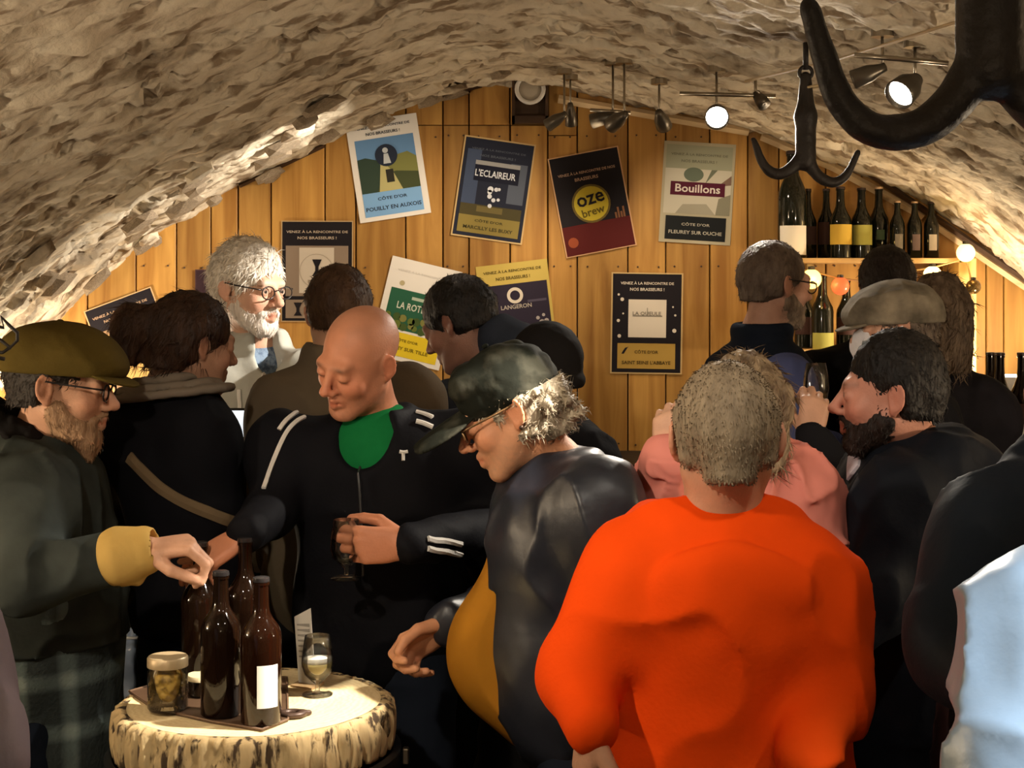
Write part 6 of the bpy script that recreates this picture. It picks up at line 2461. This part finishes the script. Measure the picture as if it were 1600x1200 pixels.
p.hair(M_GREYC, t=0.010, nape=-0.085, front=0.040, side=-0.03, noise=(0.005, 75), extra=ex, h=0.004, ns=1800, sl=(0.010, 0.022), lift=0.45, curl=0.8, zmax=0.026)
p.ball_cap(mat('washed_black_camo_cotton', (0.010, 0.011, 0.008), 0.8, col2=(0.034, 0.033, 0.024), c2scale=16, c2pos=(0.48, 0.62), bump=0.3, bscale=90, bdist=0.003, spec=0.05), tilt=-2)
p.glasses(mat('bronze_frame', (0.16, 0.09, 0.04), 0.3, metal=0.5))
M_BOMBER = mat('shiny_navy_nylon', (0.013, 0.015, 0.022), 0.40, bump=0.15, bscale=26, var=0.15, spec=0.5)


def vn(S):
    # open front showing the T-shirt
    S.ell(p.t(0.0, 0.24, 0.34), (0.085, 0.16, 0.36), p.T, k=0.02, kind='sub')


jk = p.jacket(M_BOMBER, bulk=0.024, belly=0.02, sleeve=0.012, hem=0.80, h=0.007, collar=0.020, coll_r=0.075, collar_up=0.02, vneck=vn, folds=0.008, ffreq=10, seed=12)
S = Field()
p.torso(S, 0.010, 0.108)
S.noise(0.003, 12, 3)
S.cut((0, 0, -1), (0, 0, 0.82)); S.cut(p.T[:, 2], p.N - p.T[:, 2] * 0.03)
S.cut(p.T[:, 0], p.t(0.105, 0, 0.5)); S.cut(-p.T[:, 0], p.t(-0.105, 0, 0.5))
sdf_obj('t_shirt', S, 0.007, fabric('ochre_jersey', (0.36, 0.155, 0.014)), p.root)
mb = MB()
c = p.h(-0.086, -0.012, -0.034)
mb.lathe([(0.0045 * math.sin(u), -0.0045 * math.cos(u)) for u in np.linspace(0, math.pi, 7)], tuple(c), 10)
mb.build('earring', mat('dark_earring', (0.05, 0.03, 0.02), 0.3, metal=0.6), p.root, smooth=True)
p.trousers(M_JEANS, M_SHOE)

# ---- 9 person in orange hoodie
p = Person('short-haired person in a bright orange hoodie seen from behind', P(1134, 684, 2.42), 3, P(1128, 822, 2.44), (0.335, 2.46, 0.90), skin=(0.50, 0.26, 0.16), sc=1.0, pitch=4, w=1.04, d=1.1)
p.arm('L', P(985, 912, 2.42), P(903, 1062, 2.36), P(924, 1138, 2.26), dict(dir=(-0.1, 0.25, -0.95), palm=(0.9, 0.3, 0), thumb=1, curl=(14, 22, 16), s=1.0))
p.arm('R', P(1258, 915, 2.42), P(1298, 1085, 2.36), P(1252, 1185, 2.24))
p.head(); p.build_body(0.0042, shave=((0.2, 0.15, 0.1), 0.3))
p.hair(hairmat('cropped_ash_hair', (0.30, 0.235, 0.155), (0.19, 0.145, 0.095)), t=0.003, nape=-0.068, front=0.05, side=-0.03, noise=(0.0016, 130), h=0.004, ns=2600, sl=(0.004, 0.009), lift=0.5)
M_ORANGE = fabric('orange_fleece', (0.78, 0.065, 0.003), bscale=130, var=0.06)


def ex(S):
    # hood lying on the shoulders
    for k in range(-6, 7):
        a = k / 6 * 1.5
        c = p.N + p.T[:, 0] * 0.104 * math.sin(a) - p.T[:, 1] * (0.100 * math.cos(a) - 0.03) + p.T[:, 2] * (-0.010 + 0.014 * abs(math.sin(a)))
        S.ell(c, (0.032, 0.032, 0.030), p.T, k=0.016)
    S.ell(p.N - p.T[:, 1] * 0.118 - p.T[:, 2] * 0.082, (0.124, 0.044, 0.084), p.T, k=0.006)
    S.ell(p.N - p.T[:, 1] * 0.120 - p.T[:, 2] * 0.140 + p.T[:, 0] * 0.02, (0.080, 0.030, 0.040), p.T, k=0.03)


p.jacket(M_ORANGE, bulk=0.022, sleeve=0.008, hem=0.72, h=0.0065, collar=0.014, coll_r=0.076, collar_up=0.012, folds=0.009, ffreq=9, name='hoodie', extra=ex, long=0.1)
p.trousers(M_JEANS, M_SHOE)

# ---- 10 person in pink coat
p = Person('blonde person in a pink coat behind the orange hoodie', P(1165, 640, 3.02), 8, P(1152, 722, 3.02), (0.46, 3.05, 0.95), skin=(0.62, 0.36, 0.24), sc=0.93, pitch=6, w=0.9, hyaw=18)
p.arm('L', P(1062, 768, 3.02), P(1042, 850, 3.0), P(1044, 716, 2.9), dict(dir=(0.05, 0.1, 0.98), palm=(0.3, 0.9, 0), thumb=-1, curl=(55, 70, 45), s=0.9))
p.arm('R', P(1240, 780, 3.0), P(1255, 880, 2.95), P(1210, 940, 2.95))
p.head(); p.build_body(0.0048)


def ex(S):
    for sx in (-0.06, -0.02, 0.03, 0.065):
        S.cap(p.h(sx, -0.06, 0.02), p.h(sx * 1.1, -0.085, -0.11), 0.045, 0.025, k=0.03)


p.hair(hairmat('ash_blonde_hair', (0.36, 0.27, 0.17), (0.13, 0.085, 0.05)), t=0.009, nape=-0.13, front=0.05, noise=(0.006, 50), stretch=(1, 1, 0.3), extra=ex, ns=1800, sl=(0.03, 0.06), lift=0.08)
p.jacket(fabric('pink_parka', (0.66, 0.235, 0.19), bump=0.2, bscale=40), bulk=0.02, sleeve=0.020, hem=0.70, h=0.006, collar=0.024, coll_r=0.080, collar_up=0.016, folds=0.011, ffreq=17, name='coat')
p.trousers(M_JEANS, M_SHOE)

# ---- 11 bearded man in navy vest
p = Person('grey-haired bearded man with glasses in navy vest and blue shirt, facing the shelf', P(1212, 444, 4.5), 48, P(1190, 530, 4.5), (0.74, 4.52, 0.95), skin=(0.42, 0.23, 0.16), hyaw=66, sc=1.02, pitch=4)
p.arm('L', P(1130, 600, 4.62), P(1130, 720, 4.66), P(1180, 760, 4.8))
p.arm('R', P(1228, 596, 4.36), P(1258, 690, 4.28), P(1300, 700, 4.46))
p.head(); p.build_body(0.0048, stubble=((0.2, 0.15, 0.11), 0.5))
p.hair(hairmat('grey_brown_hair', (0.14, 0.105, 0.08), (0.085, 0.06, 0.045)), t=0.008, nape=-0.055, front=0.055, noise=(0.003, 70))
p.beard(hairmat('grizzled_beard', (0.24, 0.18, 0.13), (0.12, 0.085, 0.06)), t=0.003, line=-0.01)
p.glasses(M_FRAME)
S = Field()
p.torso(S, 0.008); p.sleeves(S, 0.010)
S.noise(0.007, 13, 3, 2, ridged=True)
S.cut((0, 0, -1), (0, 0, 0.86))
sdf_obj('shirt', S, 0.009, fabric('blue_cotton_shirt', (0.085, 0.105, 0.24)), p.root)
S = Field()
p.torso(S, 0.030)
for sd in ('L', 'R'):
    sh = p.arms[sd][0]
    S.cap(p.N - p.T[:, 2] * 0.05, sh + (p.N - sh) * 0.22, 0.07, 0.066, k=0.06)
for zz in (0, 1):
    S.torus(p.N + p.T[:, 2] * (0.01 + 0.022 * zz), p.T, 0.072, 0.022, k=0.015)
S.noise(0.005, 14, 5, 2, ridged=True, stretch=(0.4, 0.4, 1.5))
S.cut((0, 0, -1), (0, 0, 0.88))
sdf_obj('vest', S, 0.009, fabric('navy_quilted_vest', (0.010, 0.014, 0.024)), p.root)
p.trousers(M_JEANS, M_SHOE)

# ---- 12 dark-haired person in black, back
p = Person('dark-haired person in black at the shelf, mostly hidden behind the grey cap', P(1386, 446, 4.95), 10, P(1375, 540, 4.95), (1.18, 4.97, 0.95), skin=(0.42, 0.22, 0.14), sc=1.0, pitch=8)
p.arm('L', P(1278, 590, 4.95), P(1262, 690, 4.95), P(1300, 760, 5.1))
p.arm('R', P(1470, 600, 4.95), P(1490, 700, 4.95), P(1460, 760, 5.1))
p.head(); p.build_body(0.006)
p.hair(hairmat('near_black_hair', (0.012, 0.008, 0.006), (0.02, 0.013, 0.010)), t=0.011, nape=-0.05, noise=(0.003, 60))
p.jacket(fabric('black_pullover', (0.007, 0.007, 0.008)), bulk=0.02, sleeve=0.014, hem=0.8, h=0.011, name='pullover')
p.trousers(M_BLACKTR, M_SHOE)

# ---- 13 long-haired person
p = Person('long brown-haired person standing behind the grey flat cap', P(1468, 492, 4.5), 20, P(1470, 590, 4.5), (1.28, 4.54, 0.95), skin=(0.42, 0.23, 0.15), sc=0.98)
p.arm('L', P(1385, 640, 4.5), P(1375, 760, 4.5), P(1400, 860, 4.7))
p.arm('R', P(1540, 648, 4.45), P(1550, 780, 4.45), P(1530, 880, 4.6))
p.head(); p.build_body(0.006)


def ex(S):
    for sx in (-0.07, -0.03, 0.02, 0.06):
        S.cap(p.h(sx, -0.055, 0.02), p.h(sx * 1.15, -0.08, -0.15), 0.045, 0.030, k=0.03)


p.hair(hairmat('long_brown_hair', (0.075, 0.048, 0.03), (0.15, 0.105, 0.07)), t=0.013, nape=-0.17, noise=(0.006, 45), stretch=(1, 1, 0.25), extra=ex, h=0.005, ns=1800, sl=(0.03, 0.07), lift=0.08)
p.jacket(fabric('charcoal_coat', (0.014, 0.013, 0.017)), bulk=0.018, sleeve=0.014, hem=0.72, h=0.011, name='coat')
p.trousers(M_BLACKTR, M_SHOE)

# ---- 14 person in grey flat cap with wine glass
p = Person('person in grey felt flat cap holding a glass, behind the dark-haired man with beard', P(1396, 508, 4.02), -86, P(1418, 598, 4.04), (1.06, 4.06, 0.95), skin=(0.48, 0.27, 0.18), pitch=8, sc=0.94)
p.arm('L', P(1405, 655, 3.86), P(1338, 760, 3.72), P(1266, 682, 3.66), dict(dir=(0.16, 0.10, 0.96), palm=(0.1, 0.95, 0.0), thumb=1, curls=[(52, 60, 36), (56, 62, 38), (60, 62, 40), (62, 62, 40)], thumb_dirs=((0.6, 0.6, 0.45), (0.85, 0.15, 0.45), (0.9, -0.05, 0.4)), s=0.98))
p.arm('R', P(1425, 650, 4.22), P(1410, 780, 4.24), P(1390, 850, 4.1))
p.head(); p.build_body(0.0048)
p.hair(hairmat('grey_brown_curls', (0.13, 0.10, 0.075), (0.07, 0.05, 0.04)), t=0.012, nape=-0.07, noise=(0.006, 55), zmax=0.02)
p.flat_cap(fabric('grey_felt', (0.15, 0.128, 0.096), bscale=120, var=0.5, vscale=18), lump=0.006, tilt=6, puff=1.15, drop=-0.022)
S = Field()
S.ell(p.h(0, 0.074, -0.050), (0.062, 0.048, 0.056), p.A, k=0.01)
S.folds(0.004, 30, 2, R=p.A)
S.cut(-p.A[:, 1], p.h(0, 0.03, 0))
mk_ = sdf_obj('face_mask', S, 0.0045, fabric('white_mask', (0.76, 0.74, 0.80)), p.root)
for sx in (-1, 1):
    for dz in (0.0, -0.05):
        mb = MB(); mb.tube([p.h(sx * 0.055, 0.05, -0.03 + dz), p.h(sx * 0.074, 0.02, -0.012 + dz * 0.6), p.h(sx * 0.082, -0.018, 0.0 + dz * 0.4)], 0.0018, 6)
        mb.build('ear_loop', fabric('white_loop', (0.76, 0.74, 0.80)), mk_, smooth=True)
p.jacket(fabric('black_wool_coat', (0.008, 0.008, 0.010)), bulk=0.02, sleeve=0.0, hem=0.75, h=0.009, name='coat')
p.trousers(M_BLACKTR, M_SHOE)
sh, el, wr, hd = p.arms['L']
gc = P(1275, 634, 3.735)
t = empty('wine_glass', tuple(gc), 'stemless wine glass raised beside the grey flat cap', 'glass')
mb = MB(); mb.lathe([(r * 1.05, z * 1.22) for r, z in [(0.0, 0.0), (0.018, 0.0), (0.026, 0.012), (0.030, 0.035), (0.028, 0.06), (0.022, 0.085), (0.0208, 0.085), (0.0266, 0.06), (0.0286, 0.035), (0.025, 0.014), (0.0, 0.004)]], tuple(gc), 28); mb.build('glass', M_GLASS, t, smooth=True)
mb = MB(); mb.lathe([(0.0, 0.006), (0.022, 0.012), (0.028, 0.03), (0.0, 0.03)], tuple(gc), 24); mb.build('drink', mat('rose_beer', (0.5, 0.28, 0.12), 0.2), t, smooth=True)

# ---- 15 bearded dark-haired man, profile
p = Person('dark-haired man with black beard in a black jacket, profile to the left', P(1390, 617, 3.08), -100, P(1425, 705, 3.14), (0.84, 3.16, 0.95), skin=(0.52, 0.25, 0.18), sc=0.97, hyaw=-76, pitch=0, w=1.12, d=1.1)
p.arm('L', P(1408, 782, 2.94), P(1370, 930, 2.90), P(1310, 1000, 2.88))
p.arm('R', P(1440, 780, 3.36), P(1420, 930, 3.38), P(1370, 1000, 3.3))
p.head(); p.build_body(0.004, stubble=((0.05, 0.025, 0.018), 0.8))
p.hair(M_BLK, t=0.005, nape=-0.050, front=0.056, side=-0.025, noise=(0.003, 70), top=0.012)
p.beard(hairmat('black_beard', (0.010, 0.007, 0.006), (0.022, 0.013, 0.010)), t=0.003, long=0.0, line=-0.008)
M_NAVY = fabric('black_navy_shell', (0.008, 0.010, 0.015), rough=0.6)


def ex(S):
    for k in range(-4, 5):
        a = k / 4 * 1.3
        c = p.N + p.T[:, 0] * 0.125 * math.sin(a) - p.T[:, 1] * (0.105 * math.cos(a) - 0.03) + p.T[:, 2] * 0.0
        S.ell(c, (0.045, 0.045, 0.04), p.T, k=0.03)
    S.ell(p.N - p.T[:, 1] * 0.12 - p.T[:, 2] * 0.06, (0.12, 0.07, 0.09), p.T, k=0.03)


jk = p.jacket(M_NAVY, bulk=0.024, sleeve=0.016, hem=0.70, h=0.008, collar=0.020, coll_r=0.072, folds=0.007, ffreq=12, extra=ex, long=0.12)
bv = bvh_of(jk)
ribbon_px('badge', [(1340, 700), (1337, 718), (1335, 740)], 0.046, fabric('white_badge', (0.62, 0.58, 0.66)), bv, p.root, n=8)
p.trousers(M_BLACKTR, M_SHOE)

# ---- 16 person in dark blue-black jacket at the right edge
p = Person('person in dark navy padded jacket cut off by the right picture edge', P(1700, 590, 2.32), -30, P(1690, 745, 2.34), (0.84, 2.36, 0.95), skin=(0.45, 0.25, 0.17), sc=1.02, hyaw=-20, w=1.12)
p.arm('L', P(1548, 850, 2.26), P(1498, 1010, 2.18), P(1590, 1090, 2.04))
p.arm('R', P(1800, 800, 2.42), P(1830, 1000, 2.4), P(1780, 1100, 2.3))
p.head(); p.build_body(0.006)
p.hair(M_BLK, t=0.012, nape=-0.05)
p.jacket(fabric('dark_navy_padded', (0.013, 0.018, 0.026), rough=0.55), bulk=0.024, sleeve=0.020, hem=0.70, h=0.008, collar=0.024, coll_r=0.078, folds=0.009, ffreq=9, seed=6)
p.trousers(M_BLACKTR, M_SHOE)

# ---- 17 person in pale blue satin jacket, lower right
p = Person('person in pale blue satin jacket at the lower right corner', P(1860, 640, 1.78), -40, P(1830, 790, 1.78), (0.83, 1.78, 0.92), skin=(0.5, 0.28, 0.2), sc=0.98)
p.arm('L', P(1640, 985, 1.72), P(1600, 1210, 1.64), P(1700, 1330, 1.6))
p.arm('R', P(2040, 960, 1.84), P(2080, 1200, 1.8), P(2000, 1320, 1.7))
p.head(); p.build_body(0.006)
p.hair(M_BRH, t=0.012, nape=-0.06)
p.jacket(mat('pale_blue_satin', (0.34, 0.46, 0.58), 0.33, bump=0.2, bscale=20, spec=0.6), bulk=0.03, sleeve=0.024, hem=0.7, h=0.0075, folds=0.010, ffreq=13, seed=8)
p.trousers(M_JEANS, M_SHOE)

# ---- 18 person in lavender-grey sleeve, lower left
p = Person('person in lavender-grey sleeve at the lower left corner', P(-260, 640, 1.8), 30, P(-240, 800, 1.8), (-0.80, 1.8, 0.92), skin=(0.55, 0.34, 0.25), sc=0.98)
p.arm('R', P(-110, 1050, 1.76), P(-45, 1150, 1.70), P(-40, 1310, 1.74))
p.arm('L', P(-420, 980, 1.84), P(-460, 1180, 1.84), P(-420, 1320, 1.9))
p.head(); p.build_body(0.006)
p.hair(M_BRH, t=0.012, nape=-0.06)
p.jacket(fabric('lavender_grey_knit', (0.34, 0.31, 0.40)), bulk=0.016, sleeve=0.006, hem=0.75, h=0.009, name='sweater')
p.trousers(M_JEANS, M_SHOE)
